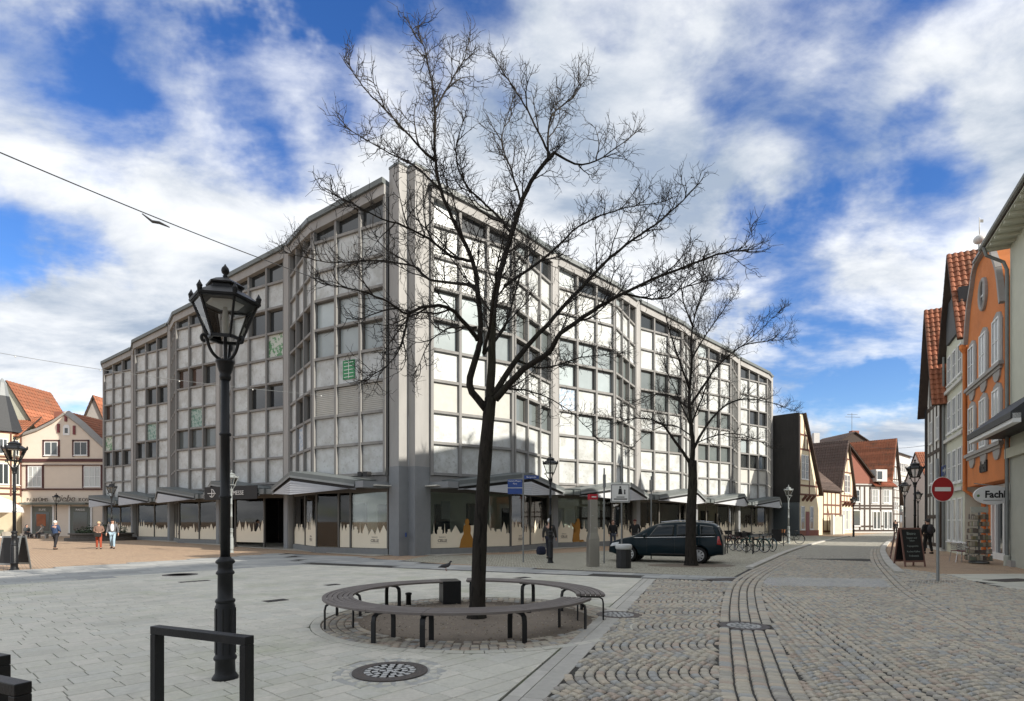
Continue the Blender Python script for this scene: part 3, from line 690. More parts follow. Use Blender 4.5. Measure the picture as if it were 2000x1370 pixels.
for side, S0, D, Nn in (('L', SL, DL, NL), ('R', SR, DR, NR)):
    for bay in range(5):
        p0 = S0+D*(10.02*bay); dA = D*c14+Nn*s14; dB = D*c14-Nn*s14; p1 = p0+dA*FL; p2 = p1+dB*FL
        FA = frame(p0, dA, Nn*c14-D*s14); FB = frame(p1, dB, Nn*c14+D*s14); FD = frame(p0, D, Nn)
        # interior: back wall, floor, ceiling, boards
        MB(FD).box((0,-1.25 if (side,bay) not in (('L',1),('R',3)) else -4.2,.02), (9.4,-1.15 if (side,bay) not in (('L',1),('R',3)) else -4.1,3.3)).build('shop_back_wall', M['black'] if (side, bay) in (('L',1),) else M['shopwall'], ST)
        MB(FD).box((-.3,-4.1,.012), (9.7,.9,.03)).build('shop_floor', M['shopfloor'], ST)
        MB(FD).box((-.3,-4.1,3.31), (9.7,.8,3.36)).build('shop_ceiling', M['shopwall'] if (side,bay) != ('L',1) else M['dark_wall'], ST)
        MB(FD).box((9.42,-4.1,.03), (9.5,-.46,3.3)).build('shop_side_wall', M['shopwall'] if (side, bay) != ('L',1) else M['black'], ST)
        for (x0, x1, zt, zz) in ((1.2,2.2,2.5,.4), (3.4,5.0,2.6,.4), (6.4,7.6,2.4,.5)):
            if (side, bay) == ('L', 1): continue
            MB(FD).box((x0+random.uniform(-.3,.3),-1.10,zz), (x1,-1.02,zt)).build('display_board', M['black'], ST)
        if (side, bay) == ('L',0):
            shop_face(side, bay, 0, FA, [.05,2.45,3.25,4.80], (), 1.1); shop_face(side, bay, 1, FB, [.05,2.3,4.8], (), 1.25)
            MB(FA).box((3.3,-.17,.33), (4.75,-.14,2.6)).build('door_leaf', M['shopglass'], ST)
        elif (side, bay) == ('L',1):
            shop_face(side, bay, 0, FA, [.05,2.1,4.8], (0,), 1.1); shop_face(side, bay, 1, FB, [.05,2.2,4.8], (0,), 1.1)
        elif (side, bay) == ('R',3):
            shop_face(side, bay, 0, FA, [.05,1.6,3.2,4.8], (0,1), 1.1); shop_face(side, bay, 1, FB, [.05,2.4,4.8], (), 1.1)
        else:
            shop_face(side, bay, 0, FA, [.05,4.8] if (side, bay) in (('R',0),('R',1)) else [.05,2.4,4.8], (), 1.05); shop_face(side, bay, 1, FB, [.05,2.4,4.8], (), 1.15)
        for (Fx, aa, zz, on) in ((FA, .75 if side == 'R' else .9, .62, bay in (0,1)), (FB, 1.2, .60, bay in (0,1,2))):
            if not on or (side, bay) == ('L',1): continue
            b = MB(Fx); text_mb(b, 'history', .13, (aa,-.170,zz+.20)); text_mb(b, 'CELLE', .19, (aa,-.170,zz), bold=.008); b.box((aa-.3,-.171,zz-.06), (aa+.3,-.169,zz-.05)); b.build('lettering', M['lettergrey'], ST)
        if (side, bay) == ('R',0):
            b = MB(FA)
            P = lady(2.15)
            for k in range(9): b.wallpoly([P[1+k] if k else P[1], P[2+k] if k < 9 else P[10], P[(len(P)-1-k)], P[0] if k == 0 else P[len(P)-k]], -.169, -.165)
            b.build('gown_silhouette', M['ochre'], ST)
            MB(FA).box((.95,-.7,1.75), (1.45,-.66,2.65)).build('picture', M['bluepaint'], ST)
        if (side, bay) == ('R',1):
            b = MB(FA); P = kneel(1.9)
            bmq = bmesh.new(); vv = [bmq.verts.new((x, -.166, .32+z)) for x, z in P]; f = bmq.faces.new(vv); bmesh.ops.triangulate(bmq, faces=[f])
            bmq.verts.index_update(); b.add([tuple(v.co) for v in bmq.verts], [tuple(v.index for v in q.verts) for q in bmq.faces]); bmq.free()
            b.build('kneeling_silhouette', M['ochre'], ST)
        if (side, bay) == ('R',2):
            for x in (1.6, 3.2): MB(FA).wallpoly([(x,.9), (x+1.1,.9), (x+1.1,1.9), (x+.8,2.15), (x+.4,1.8), (x,2.0)], -.6, -.56).build('orange_poster', M['ochre'], ST)
        # canopy: folded plate rising to the middle of the bay
        ov = 1.38; e0, e1 = (.62 if True else .3), 9.0
        pk = (p1-p0); ak = pk.dot(D); bk2 = pk.dot(Nn)
        P0, P1, P2 = (e0, ov), (ak, bk2+ov*.95), (e1, ov)
        z0c, z1c = 3.58, 4.14
        can = MB(FD)
        can.add([(e0,ov,z0c),(P1[0],P1[1],z1c),(e1,ov,z0c),(e1,-.2,z0c+.1),(P1[0],bk2-.2,z1c+.1),(e0,-.2,z0c+.1),
                 (e0,ov,z0c-.20),(P1[0],P1[1],z1c-.20),(e1,ov,z0c-.20),(e1,-.2,z0c-.15),(P1[0],bk2-.2,z1c-.15),(e0,-.2,z0c-.15)],
                [(0,1,4,5),(1,2,3,4),(0,6,7,1),(1,7,8,2),(11,10,7,6),(10,9,8,7),(0,5,11,6),(2,8,9,3)])
        roof = can.build('canopy', M['capgrey'], ST)
        for (A, B, za, zb) in ((P0, P1, z0c, z1c), (P1, P2, z1c, z0c)):
            A, B = Vector(A), Vector(B); t = (B-A).normalized(); nn = Vector((-t.y, t.x)); nn = nn if nn.y > 0 else -nn
            def q(a, z, off): return ((A+(B-A)*a+nn*off).x, (A+(B-A)*a+nn*off).y, z)
            b = MB(FD); lo = .20
            for (off0, off1, u0, u1, m) in ((.0,.03,.30,.20,'stripgrey'),):
                v8 = [q(0,za-u0,off0), q(1,zb-u0,off0), q(1,zb-u0,off1), q(0,za-u0,off1), q(0,za-u1,off0), q(1,zb-u1,off0), q(1,zb-u1,off1), q(0,za-u1,off1)]
                b.add(v8, [(3,2,1,0),(4,5,6,7),(0,1,5,4),(1,2,6,5),(2,3,7,6),(3,0,4,7)])
            b.build('canopy_strip', M['stripgrey'], roof)
            # siding boards below, recessed
            nb = 6; zb0, zb1 = 3.20, 2.98          # lower edge at the end and at the peak
            l0, l1 = (zb0, zb1) if za < zb else (zb1, zb0)
            b = MB(FD)
            for k in range(nb):
                f0, f1 = k/nb, (k+1)/nb-.012
                ta, tb = za-.45, zb-.45
                def zz(a, f): 
                    lo2 = l0+(l1-l0)*a; hi = ta+(tb-ta)*a; return lo2+(hi-lo2)*f
                o0, o1 = -.06, -.035
                b.add([q(0,zz(0,f0),o1+.02), q(1,zz(1,f0),o1+.02), q(1,zz(1,f1),o1), q(0,zz(0,f1),o1), q(0,zz(0,f0),o0-.05), q(1,zz(1,f0),o0-.05), q(1,zz(1,f1),o0-.05), q(0,zz(0,f1),o0-.05)],
                      [(0,1,2,3),(7,6,5,4),(0,4,5,1),(1,5,6,2),(2,6,7,3),(3,7,4,0)])
            b.build('canopy_siding', M['siding'], roof)
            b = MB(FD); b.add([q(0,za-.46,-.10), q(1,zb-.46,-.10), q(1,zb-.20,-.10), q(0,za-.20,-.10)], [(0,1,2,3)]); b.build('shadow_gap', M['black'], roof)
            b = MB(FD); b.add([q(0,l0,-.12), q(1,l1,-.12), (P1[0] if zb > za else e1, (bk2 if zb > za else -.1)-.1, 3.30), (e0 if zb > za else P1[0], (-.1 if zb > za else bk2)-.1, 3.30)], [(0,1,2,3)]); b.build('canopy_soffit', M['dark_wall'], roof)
        # boxed ends against the pilasters
        MB(FD).box((.0 if bay else -.05,-.2,3.22), (e0-.003,ov*.98,3.52)).build('canopy_end', M['bluepaint'] if bay == 0 else M['capgrey'], roof)
        MB(FD).box((e1+.003,-.2,3.22), (10.0,ov*.9,3.50)).build('canopy_end', M['capgrey'], roof)
        if (side, bay) == ('L',1):
            b = MB(FD); A, B = Vector(P0), Vector(P1); t = (B-A).normalized()
            F2 = FD @ Matrix.Translation((A.x, A.y, 0)) @ Matrix.Rotation(math.atan2(t.y, t.x), 4, 'Z')
            MB(F2).box((.02,.035,2.95), (4.75,.07,3.75)).build('sign_board', M['black'], roof)
            b = MB(F2); text_mb(b, 'FORMESSE', .36, (2.0,.075,3.22)); 
            b.tube([(4.05+.24*math.cos(x*math.pi/9), .078, 3.36+.24*math.sin(x*math.pi/9)) for x in range(4,17)], .022, 6)
            b.box((4.02,.075,3.16), (4.07,.082,3.56)); b.box((3.68,.075,3.33), (4.45,.082,3.37)); b.build('sign_lettering', M['white'], roof)
# flood lights by the corner, and bird
b = MB(frame(SL, DL, NL)); b.cbox((.9,.8,3.9), (.35,.25,.22)); b.cbox((.45,.8,3.88), (.35,.25,.22)); b.build('floodlight', M['black'], ST)
b = MB(); b.cbox((-5.0,27.05,1.0), (.02,.3,.2)); b.build('blue_plate', mat('plate_blue', (.03,.08,.3), .5), ST)
# ------------------------------------------------------------------ bare lime trees
M['bark'] = mat('bark', (.032,.028,.024), 0.95, 0.35, 16, 1.0, 28, stretch=(1,1,.22), spec=.15, tint=[((.055,.058,.036), 2.5, .52, .72, .6), ((.012,.011,.010), 14, .52, .62, .8)])
M['twig'] = mat('twig', (.030,.026,.023), 0.85, 0.2, 9)
def catmull(P, n=4):
    out = []
    for i in range(len(P)-1):
        a, b, c, d = P[max(i-1,0)], P[i], P[i+1], P[min(i+2,len(P)-1)]
        for k in range(n):
            t = k/n; out.append(.5*((2*b)+(c-a)*t+(2*a-5*b+4*c-d)*t*t+(3*b-a-3*c+d)*t*t*t))
    return out+[P[-1]]
def rvec(rd): 
    v = Vector((rd.gauss(0,1), rd.gauss(0,1), rd.gauss(0,1))); return v.normalized()
def bare_tree(name, label, base, d0, limbs, trunk, r0, seed, dens=1.0):
    rd = random.Random(seed); root = thing(name, label, 'tree', base, group='bare street trees')
    def wp(px, py, off): d = d0+off; return Vector(((px-1000)*d/FPX, d, EYE-(py-1018)*d/FPX))
    tw = MB()
    def twigline(p, dr, ln, n, wob, up):
        pts = [p.copy()]; d = dr.normalized()
        for i in range(n):
            d = (d+rvec(rd)*wob+Vector((0,0,up))).normalized(); p = p+d*(ln/n); pts.append(p.copy())
        return pts
    def spawn(pts, rad, level, lnscale, start=.15):
        L_ = [0]
        for a, b in zip(pts, pts[1:]): L_.append(L_[-1]+(b-a).length)
        tot = L_[-1]
        if tot <= 0: return
        step = {0: .30, 1: .125, 2: .085, 3: .075}[level]/dens
        s = tot*start+rd.uniform(0, step); side = rd.choice((-1,1))
        while s <= tot:
            i = max(k for k in range(len(L_)) if L_[k] <= s+1e-9); i = min(i, len(pts)-2)
            p = pts[i]+(pts[i+1]-pts[i])*((s-L_[i])/max(1e-6, L_[i+1]-L_[i])); t = (pts[i+1]-pts[i]).normalized()
            x = t.cross(rvec(rd)); 
            if x.length > .05:
                x.normalize(); ang = rd.uniform(.55,1.15); dr = t*math.cos(ang)+x*math.sin(ang); f = s/tot
                if level == 0:
                    ln = lnscale*rd.uniform(.8,1.5)*(1.2-.78*f); q = twigline(p, (dr+t*.5), ln, 9, .20, .09)
                    rr = min(.020, .008+.008*ln); tw.tube(q, [rr*(1-.75*k/9) for k in range(10)], 5, False); spawn(q, rr, 1, .55, .12)
                elif level == 1:
                    ln = lnscale*rd.uniform(.55,1.15)*(1.1-.72*f); q = twigline(p, dr, ln, 7, .30, .10)
                    rr = min(.0115, .005+.006*ln); tw.tube(q, [rr*(1-.72*k/7) for k in range(8)], 4, False); spawn(q, rr, 2, ln, .12)
                elif level == 2:
                    ln = rd.uniform(.22,.50)*(1.1-.5*f)*min(1.1, .5+lnscale*.55); q = twigline(p, dr, ln, 4, .38, .10)
                    tw.tube(q, [.0058-.0008*k for k in range(5)], 3, False); spawn(q, .006, 3, ln, .2)
                else:
                    ln = rd.uniform(.07,.19); q = twigline(p, dr, ln, 2, .35, .12); tw.tube(q, [.0034,.0029,.0022], 3, False)
            s += step*rd.uniform(.6,1.5)
    tp = catmull([wp(*p[:3]) for p in trunk], 5); n = len(tp)
    rr = []
    for i in range(n):
        f = i/(n-1); rr.append(r0*(1.0-.22*f)+r0*.55*math.exp(-f*16))
    b = MB(); b.tube(tp, [r*rd.uniform(.96,1.04) for r in rr], 14); b.build('trunk', M['bark'], root, True)
    for (pts, ra, rb, ls) in limbs:
        P = catmull([wp(*p) for p in pts], 4); m = len(P)
        P = [P[0]]+[p+rvec(rd)*.010 for p in P[1:]]
        ra *= .80; rb *= .8; b = MB(); b.tube(P, [ra+(rb-ra)*(i/(m-1))**.7 for i in range(m)], 8); b.build('limb', M['bark'], root, True)
        spawn(P, ra, 0, ls, .12 if ra < .05 else .3); spawn(P, ra, 1, ls*.6, .25)
        for _ in range(3):   # tip spray
            q = twigline(P[-1], (P[-1]-P[-3]), ls*.4, 6, .3, .1); tw.tube(q, [.009-.001*k for k in range(7)], 4, False); spawn(q, .01, 2, ls*.6, .1)
    stuff(tw.build('twigs', M['twig'], root))
    return root
L1 = [  # (px, py, depth offset), start radius, end radius, side branch length
 ([(950,800,0),(917,752,-.1),(931,695,-.1),(938,655,-.1),(933,568,-.15),(921,508,-.2),(891,443,-.3),(861,371,-.4),(849,299,-.4),(849,209,-.5),(843,160,-.5),(833,115,-.5),(826,85,-.5)], .090, .010, .85),
 ([(849,315,-.4),(813,281,-.6),(760,221,-.9),(718,180,-1.1),(688,140,-1.2)], .028, .008, .6),
 ([(861,371,-.4),(807,323,-.2),(748,293,.1),(676,251,.4)], .026, .008, .6),
 ([(849,215,-.5),(879,161,-.3),(905,118,-.1),(915,85,0)], .022, .008, .55),
 ([(957,790,0),(960,706,.1),(963,610,.15),(975,539,.2),(999,455,.3),(1029,371,.4),(1059,323,.5),(1083,299,.6)], .105, .035, .9),
 ([(1083,299,.6),(1137,323,.9),(1190,299,1.2),(1238,263,1.4)], .030, .008, .6),
 ([(1075,305,.6),(1053,263,.4),(1023,203,.2),(995,160,.1),(972,125,0)], .030, .008, .65),
 ([(1070,310,.5),(1077,227,.9),(1119,191,1.2),(1149,146,1.4)], .028, .008, .65),
 ([(999,455,.3),(963,413,0),(909,359,-.3),(891,299,-.5),(903,240,-.6)], .032, .008, .65),
 ([(1020,400,.4),(999,335,.7),(980,270,1.0),(1000,200,1.2)], .028, .008, .65),
 ([(963,775,0),(1011,700,.2),(1053,652,.3),(1119,580,.5),(1179,515,.6),(1238,467,.7),(1298,425,.8),(1360,365,.9)], .075, .012, .8),
 ([(985,560,.2),(1071,497,.6),(1131,443,.9),(1197,413,1.1),(1292,395,1.4)], .036, .009, .7),
 ([(968,780,-.05),(1023,722,-.3),(1071,690,-.5),(1095,652,-.6),(1155,610,-.7),(1214,574,-.8),(1298,537,-.9),(1400,498,-1.0),(1450,490,-1.1)], .082, .012, .8),
 ([(1214,574,-.8),(1290,585,-.5),(1340,560,-.3),(1400,545,0)], .026, .008, .6),
 ([(933,664,-.1),(909,634,-.4),(879,604,-.7),(837,598,-1.0),(795,612,-1.2),(760,592,-1.4),(706,568,-1.6),(650,560,-1.7)], .055, .009, .8),
 ([(798,612,-1.2),(790,650,-1.3),(770,700,-1.3),(720,740,-1.2)], .022, .006, .5),
 ([(930,640,-.1),(890,640,.3),(867,646,.5),(837,672,.8),(815,720,1.0)], .030, .007, .6),
 ([(930,560,-.15),(891,553,.2),(837,545,.6),(807,520,.8),(730,509,1.1),(640,512,1.4),(565,495,1.5)], .042, .008, .8),
 ([(921,510,-.2),(880,500,-.7),(837,467,-1.1),(789,443,-1.4),(730,420,-1.7),(660,385,-2.0)], .036, .008, .75),
 ([(945,690,.1),(985,640,.9),(1010,560,1.6),(1030,480,2.1)], .045, .009, .8),
 ([(945,690,-.1),(960,620,-.9),(970,530,-1.5),(985,450,-1.9)], .042, .009, .75),
 ([(965,770,0),(1000,760,.5),(1050,770,.9),(1110,800,1.2),(1160,850,1.4)], .030, .006, .6),
 ([(1011,705,.2),(1060,720,.8),(1130,700,1.4),(1210,690,1.9)], .032, .007, .7)]
bare_tree('lime_tree', 'tall bare lime tree growing inside the ring of curved benches', (TREE1.x, TREE1.y, 0), TREE1.y,
          L1, [(931,1212,0),(934,1150,0),(938,1040,0),(945,930,0),(952,840,0),(958,778,0)], .132, 11)
L2 = [([(1351,905,0),(1353,867,0),(1348,817,0),(1346,768,.1),(1351,708,.2),(1350,660,.3),(1358,615,.4),(1380,560,.5)], .13, .015, 1.3),
 ([(1348,905,0),(1318,862,-.4),(1289,827,-.8),(1244,817,-1.2),(1199,828,-1.6)], .085, .012, 1.2),
 ([(1348,800,0),(1308,773,.7),(1269,773,1.3),(1225,792,1.8)], .055, .01, 1.1),
 ([(1346,760,.1),(1328,708,-.5),(1308,648,-.9),(1296,600,-1.2),(1290,560,-1.4)], .060, .01, 1.1),
 ([(1353,880,0),(1383,827,.5),(1418,792,.9),(1457,780,1.3),(1507,787,1.6),(1547,802,1.8)], .075, .011, 1.1),
 ([(1350,790,0),(1378,748,-.6),(1403,713,-1.0),(1447,678,-1.5),(1487,668,-1.8),(1535,664,-2.0)], .065, .01, 1.1),
 ([(1352,700,.2),(1375,660,.9),(1410,610,1.5),(1440,570,1.9)], .05, .01, 1.1),
 ([(1354,640,.3),(1335,590,0),(1330,540,-.3),(1340,500,-.4)], .045, .01, 1.0),
 ([(1356,620,.4),(1375,560,1.0),(1395,510,1.3)], .04, .01, 1.0),
 ([(1348,830,0),(1330,790,1.2),(1310,740,2.0),(1290,700,2.6)], .05, .01, 1.1),
 ([(1350,830,0),(1370,780,-1.4),(1390,730,-2.2),(1410,700,-2.8)], .05, .01, 1.1),
 ([(1353,870,0),(1400,850,-.8),(1450,850,-1.4),(1500,870,-1.8)], .035, .008, .9),
 ([(1447,678,-1.5),(1490,640,-1.7),(1520,610,-1.8)], .025, .008, .9),
 ([(1348,850,0),(1310,830,1.0),(1260,850,1.6),(1230,880,2.0)], .035, .008, .9)]
T2 = gp(1350, 1105)
bare_tree('lime_tree', 'smaller bare lime tree standing in front of the parked car', (T2.x, T2.y, 0), T2.y, L2,
          [(1350,1108,0),(1349,1060,0),(1350,1000,0),(1353,945,0),(1352,900,0)], .20, 5, .92)
b = MB(); n = 40; struct(sheet('tree_soil', [T2.to_2d()+Vector((math.cos(2*math.pi*i/n)*1.6, math.sin(2*math.pi*i/n)*.9)) for i in range(n)], .0075, M['soil']))
# ------------------------------------------------------------------ house materials and pieces
M['tile'] = mat('tile', (.31,.115,.06), .8, .16, 3, .2, 40, island=.22, big=.16, tint=((.13,.085,.055), 1.3, .50, .68, .6))
M['tile_dark'] = mat('tile_dark', (.12,.085,.07), .75, .15, 3, .2, 40, island=.25, big=.12)
M['tile_red'] = mat('tile_red', (.27,.085,.045), .75, .12, 3, .2, 40, island=.25, big=.12)
M['slate'] = mat('slate', (.035,.038,.042), .6, .2, 8, .2, 30)
M['tar'] = mat('tar', (.018,.017,.017), .85, .3, 4, .3, 30, stretch=(1,1,.2))
M['beam'] = mat('beam', (.055,.038,.030), .8, .2, 8, .3, 40, stretch=(1,1,.4))
M['beam_red'] = mat('beam_red', (.13,.055,.038), .8, .2, 8)
M['plaster_cream'] = mat('plaster_cream', (.66,.58,.42), .85, .07, 3, .15, 60)
M['plaster_white'] = mat('plaster_white', (.56,.56,.54), .85, .06, 3, .15, 60)
M['plaster_grey'] = mat('plaster_grey', (.40,.41,.36), .85, .08, 2, .15, 60)
M['plaster_pale'] = mat('plaster_pale', (.55,.56,.47), .85, .07, 2, .15, 60)
M['orange'] = mat('orange', (.60,.20,.06), .85, .07, 1.5, .3, 70, big=.10, tint=[((.42,.15,.06), .9, .50, .72, .45), ((.66,.27,.12), 2.2, .55, .75, .35)])
M['stone'] = mat('stone', (.33,.315,.30), .8, .12, 4, .15, 50)
M['winwhite'] = mat('winwhite', (.74,.75,.75), .5, .04, 4)
M['house_glass'] = panemat('house_glass', (.05,.06,.065)); M['curtain'] = panemat('curtain', (.42,.44,.43), .15)
M['pipe'] = mat('pipe', (.19,.20,.195), .45, .12, 6, metal=.4)
M['redbrick'] = mat('redbrick', (.25,.10,.07), .85, .15, 6, .2, 30)
M['maroon'] = mat('maroon', (.19,.05,.055), .6, .08, 4)
def tiles(mb, e0, e1, r0, r1, tw=.24, tl=.32):
    """wavy pantiles between eave e0-e1 and ridge r0-r1 (world points)"""
    e0, e1, r0, r1 = map(Vector, (e0, e1, r0, r1)); wd = (e1-e0).length; ln = (r0-e0).length
    nc = max(2, int(wd/tw)); nr = max(2, int(ln/tl)); nrm = (e1-e0).cross(r0-e0).normalized()
    if nrm.z < 0: nrm = -nrm
    for r in range(nr):
        vs = []; fs = []
        for k, (t, lift) in enumerate(((r/nr, .065), ((r+1.12)/nr, .02))):
            t = min(t, 1.0); A = e0+(r0-e0)*t; B = e1+(r1-e1)*t
            for c in range(nc*4+1):
                s = c/(nc*4); ph = c % 4; w = (0, .055, .055, .012)[ph]
                vs.append(A+(B-A)*s+nrm*(lift+w))
        m = nc*4+1
        for c in range(m-1): fs.append((c, c+1, m+c+1, m+c))
        A = e0+(r0-e0)*(r/nr); B = e1+(r1-e1)*(r/nr); b0 = len(vs)
        for c in range(m): vs.append(A+(B-A)*(c/(m-1))-nrm*.0+nrm*.01)
        for c in range(m-1): fs.append((b0+c, b0+c+1, c+1, c))
        mb.add(vs, fs)
def wpt(F, a, b, z): return F @ Vector((a, b, z))
def roof_plane(name, F, e0, e1, r0, r1, m, parent, tw=.24, tl=.32, base='beam'):
    P = [wpt(F, *q) for q in (e0, e1, r1, r0)]
    nrm = (P[1]-P[0]).cross(P[3]-P[0]).normalized(); nrm = nrm if nrm.z > 0 else -nrm
    b = MB(); b.add(P+[p-nrm*.10 for p in P], [(0,1,2,3),(7,6,5,4),(0,4,5,1),(1,5,6,2),(2,6,7,3),(3,7,4,0)])
    ro = b.build(name, M[base], parent)
    b = MB(); tiles(b, P[0], P[1], P[3], P[2], tw, tl); stuff(b.build('roof_tiles', M[m], ro)); return ro
def window(F, a, z, w, h, parent, fm='winwhite', gm='house_glass', bars=(1, 2), off=.0, fw=.07, trim=None, sill=True):
    """window set in a wall face; frame proud, pane set back, glazing bars"""
    fr = MB(F); x0, x1, z0, z1 = a-w/2, a+w/2, z, z+h
    fr.box((x0,off,z0), (x0+fw,off+.05,z1)); fr.box((x1-fw,off,z0), (x1,off+.05,z1)); fr.box((x0+fw,off,z0), (x1-fw,off+.049,z0+fw)); fr.box((x0+fw,off,z1-fw), (x1-fw,off+.049,z1))
    for i in range(1, bars[0]+1): x = x0+w*i/(bars[0]+1); fr.box((x-.03,off,z0+fw), (x+.03,off+.045,z1-fw))
    for i in range(1, bars[1]+1):
        zz = z0+h*i/(bars[1]+1)
        fr.box((x0+fw,off,zz-.018), (x1-fw,off+.04,zz+.018))
    wo = fr.build('window', M[fm], parent)
    MB(F).box((x0+.02,off-.01,z0+.02), (x1-.02,off+.018,z1-.02)).build('pane', M[gm], wo)
    if sill: MB(F).box((x0-.06,off,z0-.08), (x1+.06,off+.10,z0-.005)).build('sill', M[trim or fm], wo)
    return wo
def gable_house(root, F, w, dp, h, ridge, wall, roofm, ov=.3, fov=.25, wallname='wall', tw=.24, tl=.32):
    """gable towards the street: front along a (0..w), body behind"""
    MB(F).wallpoly([(0,0),(w,0),(w,h),(w/2,ridge),(0,h)], -dp, 0).build(wallname, M[wall], root)
    k = (ridge-h)/(w/2)
    roof_plane('roof', F, (-ov,fov,h-k*ov+.03), (-ov,-dp,h-k*ov+.03), (w/2,fov,ridge+.03), (w/2,-dp,ridge+.03), roofm, root, tw, tl)
    roof_plane('roof', F, (w+ov,fov,h-k*ov+.03), (w+ov,-dp,h-k*ov+.03), (w/2,fov,ridge+.03), (w/2,-dp,ridge+.03), roofm, root, tw, tl)
def eave_house(root, F, w, dp, h, ridge, wall, roofm, ov=.4, tw=.24, tl=.32):
    """eaves towards the street"""
    MB(F).endpoly([(0,0),(0,h),(-dp/2,ridge),(-dp,h),(-dp,0)][::-1], 0, w).build('wall', M[wall], root)
    k = (ridge-h)/(dp/2)
    roof_plane('roof', F, (-.15,ov,h-k*ov+.03), (w+.15,ov,h-k*ov+.03), (-.15,-dp/2,ridge+.03), (w+.15,-dp/2,ridge+.03), roofm, root, tw, tl)
    roof_plane('roof', F, (-.15,-dp-ov,h-k*ov+.03), (w+.15,-dp-ov,h-k*ov+.03), (-.15,-dp/2,ridge+.03), (w+.15,-dp/2,ridge+.03), roofm, root, tw, tl)
def beams(F, root, segs, m='beam', t=.16, off=.0, pr=.03):
    for (a0, z0, a1, z1) in segs:
        p, q = Vector((a0, off, z0)), Vector((a1, off, z1)); b = MB(F)
        d = (q-p).normalized(); x = Vector((-d.z, 0, d.x))*(t/2)
        o = Vector((0, pr+random.uniform(0,.006), 0)); i = Vector((0, -.05, 0))
        b.add([p-x+i, q-x+i, q+x+i, p+x+i, p-x+o, q-x+o, q+x+o, p+x+o], [(0,1,2,3),(7,6,5,4),(0,4,5,1),(1,5,6,2),(2,6,7,3),(3,7,4,0)])
        b.build('beam', M[m], root)
# ------------------------------------------------------------------ right hand row
RU = Vector((.466,.885)).normalized(); RN = Vector((-.885,.466)).normalized(); RO = Vector((18.8,22.0))
def RF(a, b=0): return frame(RO+RU*a+RN*b, RU, RN)
# orange gabled house
F = RF(0); o = RO+RU*2.5
OH = thing('orange_house', 'orange rendered house with curved gable, grey window surrounds and a small shop below', 'house', (o.x,o.y,0))
A0, A1, AC = -.3, 5.6, 2.55
out = [(A0,3.24),(A1,3.24),(A1,9.9)]
cur = [(0,0),(.10,.25),(.30,.9),(.55,1.5),(.85,1.9),(1.15,2.25),(1.45,2.7),(1.75,2.95),(2.1,3.05)]
for x, z in cur: out.append((A1-x, 9.9+z))
for x, z in cur[::-1]: out.append((A0+x, 9.9+z))
MB(F).wallpoly(out, -.6, 0).build('front_wall', M['orange'], OH)
MB(F).wallpoly([(A0,3.24),(A1,3.24),(A1,9.9),(AC+.2,12.6),(AC-.2,12.6),(A0,9.9)], -9, -.6).build('side_wall', M['orange'], OH)
MB(F).box((A0+.1,-9,0), (A1,-.75,3.24)).build('ground_floor_wall', M['orange'], OH)
trim = [(A1-x, 9.9+z) for x, z in cur]+[(A0+x, 9.9+z) for x, z in cur[::-1]]
b = MB(F)
for p, q in zip(trim, trim[1:]):
    b.bar((p[0],.06,p[1]+.05), (q[0],.06,q[1]+.05), .16, .2, (0,1,0))
b.build('gable_coping', M['stone'], OH)
MB(F).box((AC-1.0,-.7,12.96), (AC+1.0,.22,13.06)).build('gable_cap', M['stripgrey'], OH)
roof_plane('roof', F, (A0-.1,-.5,9.95), (A0-.1,-9,9.95), (AC,-.5,12.75), (AC,-9,12.75), 'slate', OH, .4, .5)
roof_plane('roof', F, (A1+.1,-.5,9.95), (A1+.1,-9,9.95), (AC,-.5,12.75), (AC,-9,12.75), 'tile', OH, .24, .3)
for zf, zt in ((4.72, 2.05), (7.78, 1.75)):
    sl = MB(F); sl.box((A0+.05,0,zf-.14), (A1-.05,.16,zf)); sl.box((A0+.2,0,zf-.26), (A1-.2,.09,zf-.143)); sill = sl.build('cornice', M['stone'], OH)
    for a in (.55, 2.55, 4.55):
        su = MB(F); su.wallpoly([(a-.72,zf), (a+.72,zf), (a+.72,zf+zt-.1), (a+.45,zf+zt+.2), (a,zf+zt+.32), (a-.45,zf+zt+.2), (a-.72,zf+zt-.1)], 0, .05); su.build('window_surround', M['stone'], OH)
        window(F, a, zf+.05, 1.0, zt, OH, bars=(1,1), off=.052, sill=False, gm='curtain' if a < 3 else 'house_glass')
        ap = MB(F); ap.wallpoly([(a-.5,zf-.27), (a+.5,zf-.27), (a+.42,zf-.5), (a+.18,zf-.66), (a-.18,zf-.66), (a-.42,zf-.5)], 0, .06); ap.build('apron', M['stone'], OH)
# oval window
b = MB(F)
b.tube([(AC+.48*math.cos(x*math.pi/10), .05, 11.25+.62*math.sin(x*math.pi/10)) for x in range(21)], .09, 6, False); ovf = b.build('oval_window', M['stone'], OH)
MB(F).wallpoly([(AC+.44*math.cos(x*math.pi/10), 11.25+.58*math.sin(x*math.pi/10)) for x in range(20)], 0, .03).build('pane', M['house_glass'], ovf)
b = MB(F); b.box((AC-.025,.03,10.72), (AC+.025,.06,11.78)); b.box((AC-.4,.03,11.23), (AC+.4,.055,11.28)); b.build('glazing_bar', M['winwhite'], ovf)
# drain pipe at the far side and lettering
b = MB(F); b.tube([(5.85,.05,9.7), (5.85,.05,3.1), (5.75,-.3,2.8), (5.6,-.6,2.6), (5.6,-.6,.1)], .09, 8); b.lathe([(.1,9.6),(.22,9.8),(.22,10.0)], 8, (5.85,.05,0)); b.build('drainpipe', M['orange'], OH)
b = MB(F); text_mb(b, "d'fachl", .62, (2.6,.02,3.75), bold=.03, sx=.72, depth=.08); b.build('wall_lettering', M['black'], OH)
